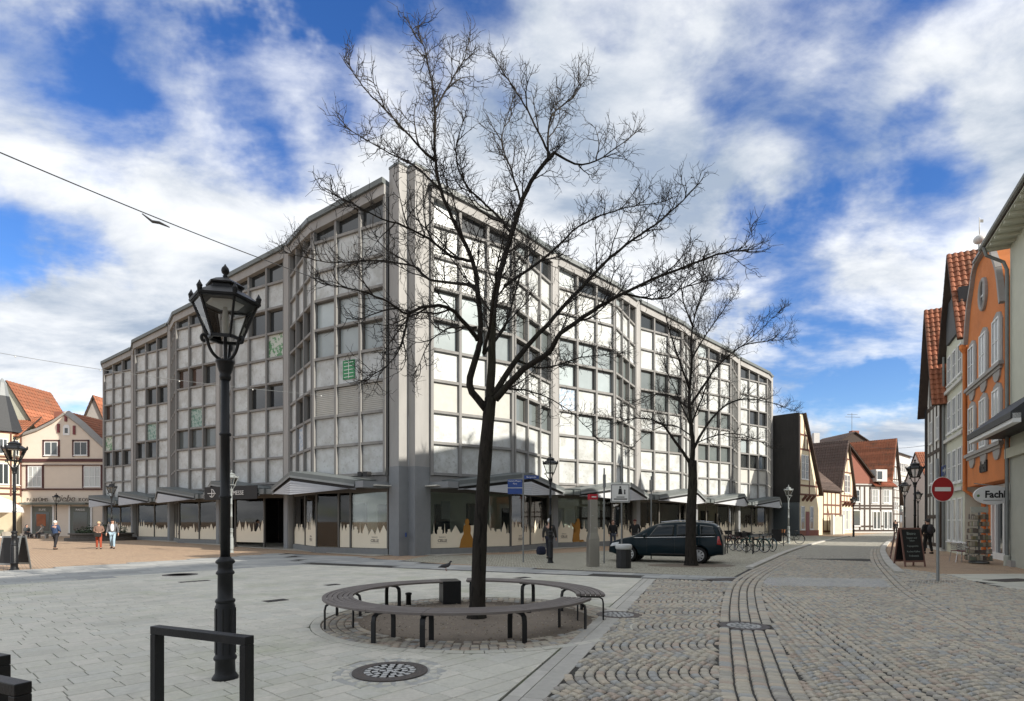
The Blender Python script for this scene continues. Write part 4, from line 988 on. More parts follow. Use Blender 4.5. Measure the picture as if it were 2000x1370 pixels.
# shop front
SB = -.7
b = MB(F)
for a in (.1, 1.25, 2.4, 3.6, 4.2): b.box((a-.09,SB,.0), (a+.09,SB+.12,2.75))
b.box((0,SB,2.68), (4.3,SB+.13,3.2)); b.box((0,SB-.02,0), (4.3,SB+.11,.28)); b.build('shop_front', M['winwhite'], OH)
for a0, a1 in ((.19,1.16), (1.34,2.31), (2.49,3.51)): MB(F).box((a0,SB+.02,.3), (a1,SB+.04,2.66)).build('shop_pane', M['house_glass'], OH)
for a in (.65, 1.8, 2.95, 3.9):
    MB(F).wallpoly([(a-.5,2.72), (a-.4,2.55), (a-.2,2.42), (a+.2,2.42), (a+.4,2.55), (a+.5,2.72)], SB+.14, SB+.17).build('valance', M['winwhite'], OH)
# oval hanging sign
fo = Vector((18.0,21.5))
SG = thing('oval_shop_sign', 'white oval shop sign with black lettering hanging before the orange house', 'sign', (fo.x, fo.y, 2.2))
Fs = frame(fo, (-.97,.26), (-.26,-.97))
b = MB(Fs); b.wallpoly([(0.60*math.cos(x*math.pi/16), 2.62+.36*math.sin(x*math.pi/16)) for x in range(32)], -.04, .04); b.build('board', M['winwhite'], SG)
b = MB(Fs); text_mb(b, 'Fachl', .36, (-.08,.045,2.53), bold=.012, sx=.9); b.box((-.3,.045,2.42), (.3,.05,2.435)); b.build('lettering', M['black'], SG)
b = MB(Fs); b.ball((.46,.045,2.6), .05, 8, 6, (1,.2,1)); b.build('emblem', mat('leafgreen', (.15,.25,.10), .6), SG)
b = MB(Fs); b.bar((0,-.02,2.98), (.3,-.6,3.1), .03, .03); b.build('bracket', M['pipe'], SG)
# near house at the right edge
F = RF(-.95); Fr = frame(RO-RU*.95, -RU, RN)
NH = thing('corner_house', 'tall pale house at the right edge with grey ground floor, deep eave and downpipe', 'house', (*(RO-RU*7), 0))
MB(Fr).box((0,-13,0), (13.5,0,4.199)).build('ground_floor_wall', M['plaster_grey'], NH)
MB(Fr).box((0,-13,4.2), (13.5,-.02,12.1)).build('upper_wall', M['plaster_pale'], NH)
MB(Fr).box((-.05,-.3,3.95), (13.5,.14,4.3)).build('cornice', M['plaster_pale'], NH)
MB(Fr).box((-.0,-.3,0), (.7,.13,.22)).build('plinth', M['stone'], NH)
MB(Fr).wallpoly([(0,0),(13.5,0),(13.5,.001),(0,.001)], -13, -.1)
b = MB(Fr); b.add([(-.3,.75,12.0),(13.8,.75,12.0),(13.8,-6.5,20.0),(-.3,-6.5,20.0),(-.3,.75,11.85),(13.8,.75,11.85),(13.8,-6.5,19.85),(-.3,-6.5,19.85),(-.3,-13.7,12.0),(13.8,-13.7,12.0)],
    [(0,1,2,3),(4,7,6,5),(0,4,5,1),(0,3,7,4),(1,5,6,2),(3,2,9,8)]); b.build('roof', M['tile_dark'], NH)
MB(Fr).endpoly([(-.02,12.1),(-6.5,19.7),(-13,12.1)], 0, 13.5).build('gable_wall', M['plaster_pale'], NH)
b = MB(Fr)
b.box((-.2,-.02,11.80), (13.7,.73,11.845))
for k in range(24): b.box((k*.58,-.02,11.70), (k*.58+.12,.70,11.798))
b.build('eave_boards', M['plaster_pale'], NH)
b = MB(Fr); b.tube([(-.25,.80,11.95), (13.8,.80,11.95)], .085, 8); b.tube([(.12,.78,11.88), (.12,.70,11.55), (.12,.20,11.2), (.12,.10,10.9), (.12,.10,.3)], .06, 8); b.build('gutter', M['pipe'], NH)
b = MB(Fr); b.lathe([(.1,0),(.1,.35),(.075,.4)], 8, (.12,.10,0)); b.build('pipe_foot', M['plaster_grey'], NH)
b = MB(Fr); b.add([(-.55,1.15,4.95),(5,1.15,4.95),(5,-.1,6.0),(-.55,-.1,6.0),(-.55,1.15,4.75),(5,1.15,4.75),(5,-.1,4.75),(-.55,-.1,4.75)],[(0,1,2,3),(4,7,6,5),(0,4,5,1),(0,3,7,4),(1,5,6,2)]); pc = b.build('porch_roof', M['slate'], NH)
MB(Fr).box((-.5,.9,4.62), (5,1.1,4.9)).build('porch_fascia', M['winwhite'], pc)
for a in (5.2, 8.2): window(Fr, a, 7.6, 1.1, 1.8, NH)
# houses beyond the orange one
F = RF(6.15, .0)
H2 = thing('cream_house', 'narrow cream house with tall windows and tiled gable roof next to the orange house', 'house', (*(RO+RU*8), 0))
gable_house(H2, F, 4.3, 9, 11.0, 15.3, 'plaster_pale', 'tile', .35, .35)
for z, h in ((3.6,1.7), (6.3,1.7), (8.9,1.5)):
    for a in (.9, 2.15, 3.4): window(F, a, z, .85, h, H2, bars=(1,1), off=.002)
    MB(F).box((-.02,0,z-.45), (4.32,.14,z-.28)).build('string_course', M['plaster_white'], H2)
for a in (.9, 2.15, 3.4): window(F, a, .6, .9, 2.2, H2, bars=(0,1), off=.002, gm='curtain')
b = MB(F); b.tube([(4.35,.12,10.6),(4.35,.12,.1)], .06, 6); b.build('drainpipe', M['pipe'], H2)
MB(F).wallpoly([(.6,11.0),(3.6,11.0),(3.6,13.1),(.6,13.1)], -2.2, .12).build('dormer', M['slate'], H2)
F = RF(10.5, .25)
H3 = thing('timbered_house', 'black and white timbered house with red tiled roof behind the no entry sign', 'house', (*(RO+RU*12.5), 0))
gable_house(H3, F, 4.2, 9, 8.8, 13.9, 'plaster_white', 'tile', .35, .45)
sg = []
for z in (.3, 1.9, 3.2, 5.6, 8.3): sg.append((0,z,4.2,z))
for a in (.08, 1.05, 2.1, 3.15, 4.12): sg.append((a,.2,a,8.6))
sg += [(1.05,8.6,1.05,10.4), (3.15,8.6,3.15,10.4), (.9,10.3,3.3,10.3), (2.1,8.6,2.1,13.4)]
beams(F, H3, sg, 'beam', .2)
for z in (3.8, 6.2): 
    for a in (.58, 2.62): window(F, a, z, .72, 1.3, H3, bars=(1,1), off=.002)
MB(F).box((4.2,-9,0), (4.4,.1,8.5)).build('party_wall', M['slate'], H3)
F = RF(15.2, -.6)
H4 = thing('red_roof_house', 'white timbered house with a red roof closing the far end of the street', 'house', (72,88,0))
F4 = frame(Vector((79.5,87.5)), (-1,.2), (-.2,-1))
eave_house(H4, F4, 14, 9, 7.2, 13.0, 'plaster_white', 'tile', .4, .3, .4)
beams(F4, H4, [(0,z,14,z) for z in (.3,2.6,3.6,6.8)]+[(a,.2,a,7.0) for a in (0.1,2,4,6,8,10,12,13.9)]+[(2,3.6,4,6.8),(8,6.8,10,3.6)], 'beam', .25)
# unseen town houses added beside and behind the viewer to shade the square
for k, (a, w, h, rg) in enumerate(((-14.3,12,9.0,16.6), (-26.2,12.4,8.8,16.2), (-38.5,13,9.0,15.6))):
    hb = RO+RU*a
    TH = thing('town_house', ['steep roofed town house beside the corner house, beyond the right edge', 'broad plastered town house further down the row, out of the picture', 'last steep roofed town house of the row, behind the viewer'][k], 'house', (hb.x, hb.y, 0), group='town houses continuing the row')
    Fk = frame(hb, -RU, RN); eave_house(TH, Fk, w, 11, h, rg, 'plaster_pale', 'tile_dark', .4, .5, .6)
    for z in (1, 4, 6.8):
        for a2 in range(4): window(Fk, 1.6+a2*(w-3.2)/3, z, 1.0, 1.6, TH)

# unseen gabled houses added behind the timbered one, shaped to shade the street
for k in range(3):
    o = Vector((32.2,42.6))+Vector((.6,.8))*(k*7.4); w = (7.2,7.0,7.2)[k]
    G = thing('gabled_house', ['gabled house next along the street behind the black and white timbered house', 'second gabled house hidden behind the black and white timbered house', 'third gabled house hidden behind the black and white timbered house'][k], 'house', (*(o+Vector((.6,.8))*3.5), 0), group='gabled houses along the bend')
    Fk = frame(o, (.6,.8), (-.8,.6)); gable_house(G, Fk, w, 9, 8.5, (17.2,16.4,17.8)[k], 'plaster_pale', 'tile_red', .3, .3, tw=.5, tl=.6)
    for z in (1, 4, 6.6):
        for a2 in (1.4, 3.5, 5.6): window(Fk, a2, z, .9, 1.5, G)
# ------------------------------------------------------------------ far end of the street, left hand row
LU = Vector((.75,.66)).normalized(); LN = Vector((.66,-.75)).normalized()
def grid_beams(F, root, w, z0, z1, cols, rows, m='beam', t=.18):
    beams(F, root, [(0,z0+(z1-z0)*k/rows,w,z0+(z1-z0)*k/rows) for k in range(rows+1)]+[(w*k/cols,z0,w*k/cols,z1) for k in range(cols+1)], m, t)
F = frame((31.6,63.0), LU, LN)
H = thing('tarred_gable_house', 'tall narrow house with black tarred side wall beside the panelled building', 'house', (31.6,63,0))
MB(F).wallpoly([(0,0),(5.2,0),(5.2,5.2),(4.6,6.0),(1.0,13.4),(0,13.4)], -7, 0).build('wall', M['plaster_cream'], H)
MB(F).box((-.3,-7,3.7), (-.005,.05,13.55)).build('tarred_wall', M['tar'], H)
MB(F).box((-.3,-7,0), (-.005,.02,3.69)).build('side_base', mat('slateblue', (.07,.085,.095), .7), H)
roof_plane('roof', F, (5.8,.35,4.6), (5.8,-7,4.6), (.9,.35,13.6), (.9,-7,13.6), 'tile_red', H, .3, .4)
beams(F, H, [(0,4.6,5.2,4.6),(0,5.6,4.9,5.6),(0,9.6,3.0,9.6),(0,11.2,2.2,11.2),(.08,4.6,.08,13.2),(2.6,4.6,2.6,10.3),(1.2,9.6,1.2,13),(4.6,4.6,4.4,6.2),(2.1,9.6,2.1,11.2)], 'beam_red', .2)
for a in (.9, 1.9): window(F, a, 6.3, .85, 2.7, H, bars=(1,2), off=.002)
for a in (.7, 1.8, 2.9): b = MB(F); b.bar((a,.0,3.9), (a,.5,4.5), .2, .25); b.build('jetty_bracket', M['beam_red'], H)
for a in (.8, 3.2): window(F, a, .7, 1.0, 2.6, H, bars=(0,1), off=.002)
MB(F).box((1.6,0,.05), (2.5,.06,2.7)).build('door', M['maroon'], H)
MB(F).box((0,0,.0), (5.2,.05,.6)).build('plinth', M['redbrick'], H)
F = frame((37.2,68.6), LU, LN)
H = thing('timbered_wing', 'low cream timbered wing with brown roof between two gabled houses', 'house', (38,69,0))
MB(F).box((-1.5,-5,0), (5.5,0,5.4)).build('wall', M['plaster_cream'], H)
roof_plane('roof', F, (-1.5,.4,5.3), (5.5,.4,5.3), (-1.5,-3.2,8.6), (5.5,-3.2,8.6), 'tile_dark', H, .3, .4)
beams(F, H, [(0,z,5.5,z) for z in (.4,2.5,3.6,5.2)]+[(a,.3,a,5.2) for a in (.1,1.3,2.6,3.9,5.4)]+[(1.3,3.4,2.6,.6)], 'beam_red', .22)
MB(F).box((.3,.9,.05), (3.6,1.0,2.2)).build('gate', M['plaster_grey'], H)
for a in (.3, 3.5): MB(F).box((a-.14,.78,.05), (a+.14,1.1,2.4)).build('gate_post', M['winwhite'], H)
F = frame((43.0,75.0), LU, LN)
H = thing('steep_gable_house', 'narrow timbered house whose steep dark tiled roof runs back from a cream gable', 'house', (44.5,76.5,0))
gable_house(H, F, 4.4, 14, 6.9, 12.4, 'plaster_cream', 'tile_dark', .9, .3, tw=.3, tl=.4)
beams(F, H, [(0,4.2,4.4,4.2),(0,5.0,4.4,5.0),(.4,8.1,4.0,8.1),(1,9.9,3.4,9.9),(.1,.2,.1,6.9),(2.2,4.2,2.2,5.0),(2.2,8.1,2.2,12),(4.3,.2,4.3,6.9),(1.2,4.2,1.2,8.1),(3.3,4.2,3.3,8.1)], 'beam_red', .2)
for a in (1.7, 2.7): window(F, a, 5.4, .85, 2.4, H, bars=(1,2), off=.002)
for a in (.9, 2.2, 3.5): window(F, a, .5, .95, 2.6, H, bars=(0,1), off=.002, gm='curtain')
for a in (.6, 1.7, 2.8, 3.9): b = MB(F); b.bar((a,.0,3.6), (a,.45,4.15), .2, .25); b.build('jetty_bracket', M['beam_red'], H)
F = frame((46.9,80), (1,.22), (.22,-1))
H = thing('tile_hung_house', 'house hung with red brown tiles above a white timbered shop front', 'house', (50,81,0))
MB(F).box((0,-8,0), (7.6,0,6.9)).build('wall', M['plaster_white'], H)
MB(F).wallpoly([(-.2,6.9),(4.4,6.9),(-.2,12.2)], -8, .05).build('gable', M['redbrick'], H)
b = MB(F); tiles(b, F @ Vector((-.2,.06,6.9)), F @ Vector((4.3,.06,6.9)), F @ Vector((-.2,.062,12.1)), F @ Vector((-.15,.062,12.1)), .32, .35); stuff(b.build('hanging_tiles', M['tile_red'], H))
roof_plane('roof', F, (5.2,.4,6.6), (5.2,-8,6.6), (-.2,.4,12.5), (-.2,-8,12.5), 'slate', H, .4, .5)
roof_plane('side_roof', F, (4.0,.5,6.5), (7.8,.5,6.5), (4.0,-3,9.2), (7.8,-3,9.2), 'tile_red', H, .3, .4)
beams(F, H, [(0,z,7.6,z) for z in (.3,.9,3.4,3.8,6.6)]+[(a,.3,a,6.7) for a in (.1,1.9,2.7,3.6,5.4,7.5)], 'beam', .24)
window(F, 1.2, 4.3, 1.3, 1.7, H, bars=(1,1), off=.03); window(F, 1.2, .95, 1.5, 2.2, H, bars=(0,0), off=.03)
for a in (4.4, 5.0, 6.2, 7.0): window(F, a, .5, .6, 2.5, H, bars=(0,0), off=.03); 
for a in (4.4, 6.3): window(F, a, 4.2, 1.0, 1.9, H, bars=(1,1), off=.03, gm='curtain')
window(F, 4.6, 7.4, 1.0, 1.3, H, bars=(0,0), off=.62); MB(F).box((4.05,-2,7.2), (5.9,.6,8.9)).build('dormer', M['plaster_white'], H)
F = frame((58.2,88.5), LU, LN)
H = thing('big_red_roof_house', 'gabled timbered house under a huge sunlit red pantile roof', 'house', (60,90,0))
gable_house(H, F, 5.2, 18, 6.6, 14.6, 'plaster_white', 'tile', .8, .4, tw=.36, tl=.5)
grid_beams(F, H, 5.2, .2, 6.6, 6, 5, 'beam', .16)
beams(F, H, [(.6,8.2,4.6,8.2),(1.2,10.2,4.0,10.2),(2.6,6.6,2.6,14),(1.6,6.6,1.6,10.2),(3.6,6.6,3.6,10.2)], 'beam', .18)
for z in (3.6, 6.9):
    for a in (1.1, 2.1, 3.1, 4.1): window(F, a, z-.2, .7, 1.3, H, bars=(1,1), off=.002)
F = frame((67.5,100), (.72,.7), (.7,-.72))
H = thing('white_town_house', 'tall white three storey house with hipped roof far down the street', 'house', (70,102,0))
MB(F).box((0,-9,0), (8.5,0,13.4)).build('wall', M['plaster_white'], H)
b = MB(F); b.add([(-.5,.6,13.4),(9,.6,13.4),(9,-9.5,13.4),(-.5,-9.5,13.4),(2.5,-3,15),(6,-3,15)], [(0,1,5,4),(1,2,5),(2,3,4,5),(3,0,4),(3,2,1,0)]); b.build('roof', M['slate'], H)
for z in (4.2, 7.2, 10.3):
    for a in range(6): window(F, .9+a*1.35, z, .8, 1.6, H, bars=(1,1), off=.002)
    MB(F).box((0,0,z-.7), (8.5,.1,z-.5)).build('string_course', M['plaster_grey'], H)
MB(F).wallpoly([(.4,3.3),(5,3.3),(5,2.9),(.4,2.9)], .05, 1.8).build('awning', M['winwhite'], H)
for a in (1.2,3.6,6.2): MB(F).box((a-.8,.0,.2), (a+.8,.05,2.7)).build('shop_window', M['house_glass'], H)
F = frame((78,112), (.5,.86), (.86,-.5))
H = thing('grey_town_house', 'grey plastered house beyond the white town house', 'house', (79,114,0))
eave_house(H, F, 14, 8, 12.0, 15, 'plaster_grey', 'tile_dark', .5, .5, .6)
for z in (4,7,10):
    for a in range(5): window(F, 1.4+a*2.6, z-.6, 1.1, 1.7, H, bars=(1,1), off=.002)
F = frame((58,112), (1,.1), (.1,-1))
H = thing('brown_gable_house', 'dark brown boarded gable rising behind the red pantile roof', 'house', (64,113,0))
gable_house(H, F, 19, 10, 13.5, 19.2, 'beam', 'tile_dark', .4, .3, tw=.5, tl=.6)
MB(F).box((10.5,-3,17.5), (12,-2,19.8)).build('chimney', M['redbrick'], H)
b = MB(F); b.tube([(10.8,-2.5,19.8),(10.8,-2.5,23.4)], .05, 5); b.tube([(9.3,-2.5,22.6),(12.6,-2.5,22.6)], .04, 4); b.tube([(9.8,-2.5,23.1),(12.0,-2.5,23.1)], .04, 4); b.build('aerial', M['pipe'], H)
F = frame((45.5,98), (1,0), (0,-1))
H = thing('chimney_house', 'house behind the roofs with pale chimneys against the sky', 'house', (50,98,0))
eave_house(H, F, 10, 8, 11.5, 14.6, 'plaster_white', 'tile_dark', .4, .5, .6)
for a, hh in ((1.6,15.6), (3.4,15.2), (7.8,17.2)): MB(F).box((a,-4,13), (a+1.0,-3.2,hh)).build('chimney', M['plaster_white'] if a > 5 else M['tar'], H)
# ------------------------------------------------------------------ left side of the square
M['pinkwall'] = mat('pinkwall', (.68,.60,.51), .85, .05, 1.5, .1, 60); M['maroontrim'] = mat('maroontrim', (.085,.035,.035), .7, .1, 4); M['olive'] = mat('olive', (.13,.145,.13), .6, .1, 4)
F = frame((-44,62), (-1,0), (0,-1))
H = thing('pink_gabled_shop', 'pale pink gabled building with maroon trim and two shop windows on the square', 'house', (-49,62,0))
MB(F).wallpoly([(-5,0),(9.0,0),(9.0,11.0),(7.4,11.5),(5.8,12.3),(4.3,13.3),(2.6,12.0),(.3,9.9),(-5,5.5)], -10, 0).build('wall', M['pinkwall'], H)
b = MB(F)
for p, q in zip([(9.2,11.0),(7.4,11.6),(5.8,12.4),(4.3,13.45),(2.6,12.15),(.3,10.0),(-5,5.5)], [(7.4,11.6),(5.8,12.4),(4.3,13.45),(2.6,12.15),(.3,10.0),(-5,5.5)]): b.bar((p[0],-.1,p[1]), (q[0],-.1,q[1]), .7, .2, (0,.5,1))
b.build('verge', M['stone'], H)
roof_plane('roof', F, (9.0,-.3,11.1), (9.0,-10,11.1), (4.3,-.3,13.5), (4.3,-10,13.5), 'tile', H, .4, .5)
roof_plane('roof', F, (-3,-.3,7.2), (-3,-10,7.2), (4.3,-.3,13.5), (4.3,-10,13.5), 'tile', H, .4, .5)
MB(F).box((6.4,-3.5,12), (7.6,-2.6,14.0)).build('chimney', M['redbrick'], H)
for z, t in ((8.05,.32), (7.65,.08), (5.0,.16)): MB(F).box((-5,0,z), (9.0,.16,z+t)).build('cornice', M['maroontrim'], H)
for a in (5.8, 2.6):
    window(F, a, 8.75, 1.45, 1.45, H, bars=(1,0), off=.03); 
    for (x0, x1, z0, z1) in ((a-.92,a-.74,8.6,10.4), (a+.74,a+.92,8.6,10.4), (a-.92,a+.92,10.3,10.42)): MB(F).box((x0,0,z0), (x1,.07,z1)).build('window_surround', M['maroontrim'], H)
for a, w in ((7.55,1.5), (1.35,1.8)):
    window(F, a, 5.35, w, 2.2, H, bars=(2,1), off=.03, gm='curtain')
    for (x0, x1, z0, z1) in ((a-w/2-.2,a-w/2-.02,5.2,7.7), (a+w/2+.02,a+w/2+.2,5.2,7.7)): MB(F).box((x0,0,z0), (x1,.07,z1)).build('window_surround', M['maroontrim'], H)
MB(F).wallpoly([(3.8,10.9),(4.5,10.9),(4.5,11.8),(4.35,12.05),(3.95,12.05),(3.8,11.8)], 0, .06).build('arched_window', M['winwhite'], H)
MB(F).box((3.98,.062,11.15), (4.32,.07,11.7)).build('arched_pane', M['house_glass'], H)
for a, z in ((5.0,11.2), (4.2,12.4), (3.3,11.0)): MB(F).box((a-.12,0,z), (a+.12,.12,z+.95)).build('gable_stud', M['maroon'], H)
MB(F).box((1.5,0,3.40), (8.6,.9,3.62)).build('shop_canopy', M['olive'], H)
for a in (6.7, 2.6):
    so_ = MB(F).box((a-1.1,0,.3), (a+1.1,.10,3.2)).build('shop_front', M['olive'], H)
    MB(F).box((a-1.25,0,.2), (a-1.1,.13,3.35)).build('pier', M['winwhite'], H); MB(F).box((a+1.1,0,.2), (a+1.25,.13,3.35)).build('pier', M['winwhite'], H)
    MB(F).box((a-.75,.101,.6), (a+.75,.12,2.6)).build('shop_pane', M['house_glass'], so_)
    b = MB(F); text_mb(b, 'EUPE' if a > 5 else 'PAEDE', .34, (a,.11,2.75)); b.build('fascia_lettering', M['winwhite'], so_)
MB(F).box((6.3,.125,1.1), (7.3,.14,2.4)).build('poster', M['tile'], H)
b = MB(F); text_mb(b, 'PARFÜMS', .55, (6.9,.5,3.75), depth=.1); text_mb(b, 'KOSMETIK', .55, (1.2,.5,3.75), depth=.1); text_mb(b, 'Liebe', 1.0, (4.0,.5,3.75), depth=.1, shear=.35); b.build('roof_lettering', M['lettergrey'], H)
b = MB(); 
H = thing('turret_house', 'timbered house with a round oriel and dark pointed turrets at the left edge', 'house', (-58,61,0))
F = frame((-53.1,61.5), (-1,0), (0,-1))
MB(F).wallpoly([(0,0),(12,0),(12,11),(6,16.8),(1.2,11.2),(0,11.2)], -12, 0).build('wall', M['plaster_cream'], H)
MB(F).wallpoly([(-.2,11.2),(3.6,17.2),(7.4,11.2)], -9, -3).build('rear_gable', M['plaster_grey'], H)
roof_plane('roof', F, (-.6,-2.7,10.7), (-.6,-9,10.7), (3.6,-2.7,17.4), (3.6,-9,17.4), 'tile', H, .4, .5)
roof_plane('roof', F, (-.6,.5,10.6), (4.6,.5,10.6), (.6,-4,13.6), (3.4,-4,13.6), 'tile', H, .4, .5)
for ca in (1.4, 4.0):
    c = F @ Vector((ca,.2,0))
    b = MB(); b.lathe([(1.25,3.3),(1.55,4.2),(1.55,11.2)], 8, (c.x,c.y,0), R(22.5)); tu = b.build('oriel', M['plaster_cream'], H)
    b = MB(); b.lathe([(1.85,11.1),(1.7,11.5),(1.05,13.6),(.62,15.0)], 8, (c.x,c.y,0), R(22.5)); b.build('turret_roof', M['slate'], tu)
    b = MB(); b.lathe([(.63,14.99),(.35,16.4),(.05,16.9)], 8, (c.x,c.y,0), R(22.5)); b.build('turret_tip', M['stripgrey'], tu)
    for z in (4.4,5.0,8.0,8.3,10.9): b = MB(); b.lathe([(1.6,z),(1.62,z+.02),(1.62,z+.18),(1.6,z+.2)], 8, (c.x,c.y,0), R(22.5)); b.build('beam', M['beam_red'], tu)
    for k in range(8):
        a = R(22.5+45*k); b = MB(); b.tube([(c.x+1.58*math.cos(a),c.y+1.58*math.sin(a),4.3),(c.x+1.58*math.cos(a),c.y+1.58*math.sin(a),11)], .1, 4); b.build('beam', M['beam_red'], tu)
        a2 = R(45*k); pp = Vector((c.x+1.44*math.cos(a2), c.y+1.44*math.sin(a2))); Fk = frame(pp, (-math.sin(a2),math.cos(a2)), (math.cos(a2),math.sin(a2)))
        if math.sin(a2) < .1:
            window(Fk, 0, 5.5, .9, 2.2, tu, bars=(1,0), off=.01); window(Fk, 0, 8.7, .7, 1.6, tu, bars=(1,0), off=.01)
MB(F).box((-.6,0,3.4), (5.8,2.0,3.55)).build('awning', M['tile'], H)
for z in (8.1,5.0): MB(F).box((-.2,0,z), (8,.15,z+.25)).build('beam', M['beam_red'], H)
H = thing('grey_gable_house', 'plain grey gable rising behind the pink building', 'house', (-54,74,0))
F = frame((-49.9,74), (-1,0), (0,-1)); gable_house(H, F, 8.0, 10, 8.5, 17.8, 'stone', 'tile', .4, .3, tw=.5, tl=.6)
# ------------------------------------------------------------------ street lanterns
M['iron'] = mat('iron', (.011,.012,.014), .45, .25, 8, .15, 60, spec=.32, tint=((.035,.033,.03), 9, .6, .75, .6))
M['iron_grey'] = mat('iron_grey', (.23,.25,.25), .5, .12, 8)
M['lampglass'] = glassmat('lampglass', (.93,.95,.95), 1.0)
M['lampwhite'] = mat('lampwhite', (.6,.6,.58), .5, .05, 4)
def lantern(label, loc, rz=0, iron='iron', group='cast iron street lanterns'):
    root = thing('street_lamp', label, 'street lamp', (0,0,0), 0, group); I = M[iron]
    def la(prof, n=20, name='post', rot=0, sm=True): b = MB(); b.lathe(prof, n, (0,0,0), rot); o = b.build(name, I, root, sm); smoothmod(o, None); return o
    b = MB(); b.lathe([(.128,0),(.128,.02),(.112,.045),(.098,.07),(.094,.19),(.108,.205),(.112,.22),(.108,.235),(.096,.25),(.096,.76),(.088,.775),(.086,.80)], 20); ba = b.build('base', I, root, True)
    for k in range(8):
        a = 2*math.pi*k/8; b = MB(); b.tube([(.097*math.cos(a),.097*math.sin(a),.27),(.097*math.cos(a),.097*math.sin(a),.74)], .008, 4); b.build('flute', I, ba)
    b = MB(); b.lathe([(.086,.79),(.095,.80),(.097,.815),(.090,.83),(.074,.84),(.072,1.08),(.086,1.09),(.09,1.10),(.084,1.115),(.072,1.13),(.070,1.19),(.09,1.205),(.094,1.22),(.08,1.24),(.058,1.255),(.054,1.27)], 20); b.build('pedestal', I, root, True)
    b = MB(); b.lathe([(.048,1.26),(.046,1.87),(.060,1.88),(.062,1.895),(.048,1.91),(.044,2.52),(.058,2.53),(.06,2.545),(.044,2.56),(.041,3.14)], 14); b.build('post', I, root, True)
    b = MB(); b.lathe([(.045,3.10),(.055,3.12),(.058,3.14),(.050,3.16),(.062,3.19),(.078,3.24),(.082,3.27),(.092,3.285),(.092,3.305),(.05,3.31)], 16); b.build('capital', I, root, True)
    rb_, rt_, zb_, zt_ = .165, .315, 3.53, 3.90
    for k in range(3):   # scrolled brackets
        a = 2*math.pi*k/3+R(90); pts = []
        for (r, z) in ((.05,3.31),(.085,3.33),(.125,3.37),(.155,3.43),(.175,3.50),(.205,3.535),(.225,3.51),(.215,3.475),(.19,3.475)): pts.append((r*math.cos(a), r*math.sin(a), z))
        b = MB(); b.tube(catmull([Vector(p) for p in pts], 3), .016, 6); b.build('bracket', I, root, True)
    b = MB(); b.tube([(0,0,3.3),(0,0,3.56)], .018, 6); b.build('gas_pipe', I, root)
    def ring(r, z, h, w, name):
        b = MB(); n = 6
        for k in range(n):
            a0, a1 = 2*math.pi*k/n, 2*math.pi*(k+1)/n; b.bar((r*math.cos(a0),r*math.sin(a0),z), (r*math.cos(a1),r*math.sin(a1),z), w, h)
        return b.build(name, I, root)
    ring(rb_, zb_, .03, .03, 'lower_frame'); ring(rt_, zt_, .035, .03, 'upper_frame')
    for k in range(6):
        a0, a1 = 2*math.pi*k/6, 2*math.pi*(k+1)/6
        b = MB(); b.bar((rb_*math.cos(a0),rb_*math.sin(a0),zb_), (rt_*math.cos(a0),rt_*math.sin(a0),zt_), .020, .020); b.build('frame_bar', I, root)
        P = [(rb_*math.cos(a0)*.985,rb_*math.sin(a0)*.985,zb_+.012),(rb_*math.cos(a1)*.985,rb_*math.sin(a1)*.985,zb_+.012),(rt_*math.cos(a1)*.985,rt_*math.sin(a1)*.985,zt_-.012),(rt_*math.cos(a0)*.985,rt_*math.sin(a0)*.985,zt_-.012)]
        b = MB(); b.add(P, [(0,1,2,3)]); b.build('pane', M['lampglass'], root)
        b = MB(); x, y = rt_*1.03*math.cos(a0), rt_*1.03*math.sin(a0); b.lathe([(.012,3.90),(.022,3.93),(.03,3.97),(.012,4.0),(.004,4.02)], 6, (x,y,0)); b.build('corner_cusp', I, root)
    b = MB(); b.lathe([(.345,3.895),(.35,3.915),(.30,3.95),(.20,4.015),(.165,4.03),(.162,4.06),(.185,4.065),(.19,4.08),(.12,4.125),(.03,4.165),(.02,4.18)], 6); b.build('roof', I, root)
    b = MB(); b.lathe([(.02,4.17),(.026,4.185),(.014,4.195),(.034,4.215),(.040,4.24),(.034,4.265),(.014,4.29),(.003,4.31)], 12); b.build('finial', I, root, True)
    b = MB(); b.lathe([(.20,3.905),(.16,3.88),(.05,3.86)], 6); b.build('reflector', M['lampwhite'], root)
    b = MB(); b.lathe([(.018,3.56),(.03,3.60),(.035,3.72),(.02,3.86)], 8); b.build('burner', M['lampwhite'], root, True)
    root.matrix_basis = xf(loc, rz); WM[root] = xf(loc, rz); return root
p = gp(440,1328); LAMP = lantern('near black street lantern behind the low steel hoop', (p.x,p.y,.01), R(12))
for i, (px, py, lab, s) in enumerate([(28,1114,'street lantern beside the chalk board at the left edge',1.04), (1075,1100,'street lantern in front of the man carrying a bag',1.0),
        (1787,1093,'large street lantern rising above the chalkboard on the right pavement',1.0), (1767,1068,'second street lantern on the right, left of the larger one',1.0),
        (1793,1056,'third and farthest lantern on the right pavement',1.0), (1667,1049,'dark street lantern in front of the tile hung house',1.0),
        (218,1066,'street lantern above the walking couple',1.0), (110,1052,'far street lantern before the pink building',1.0)]):
    q = gp(px, py); copy_tree(LAMP, xf((q.x,q.y,.005), .5+i, s), lab)
q = gp(452,1080); l2 = lantern('pale grey sunlit street lantern behind the near lantern', (q.x,q.y,0), .4, 'iron_grey')
q = gp(1540,1062); copy_tree(l2, xf((q.x,q.y,0), .2), 'pale grey street lantern beside the black tarred house')
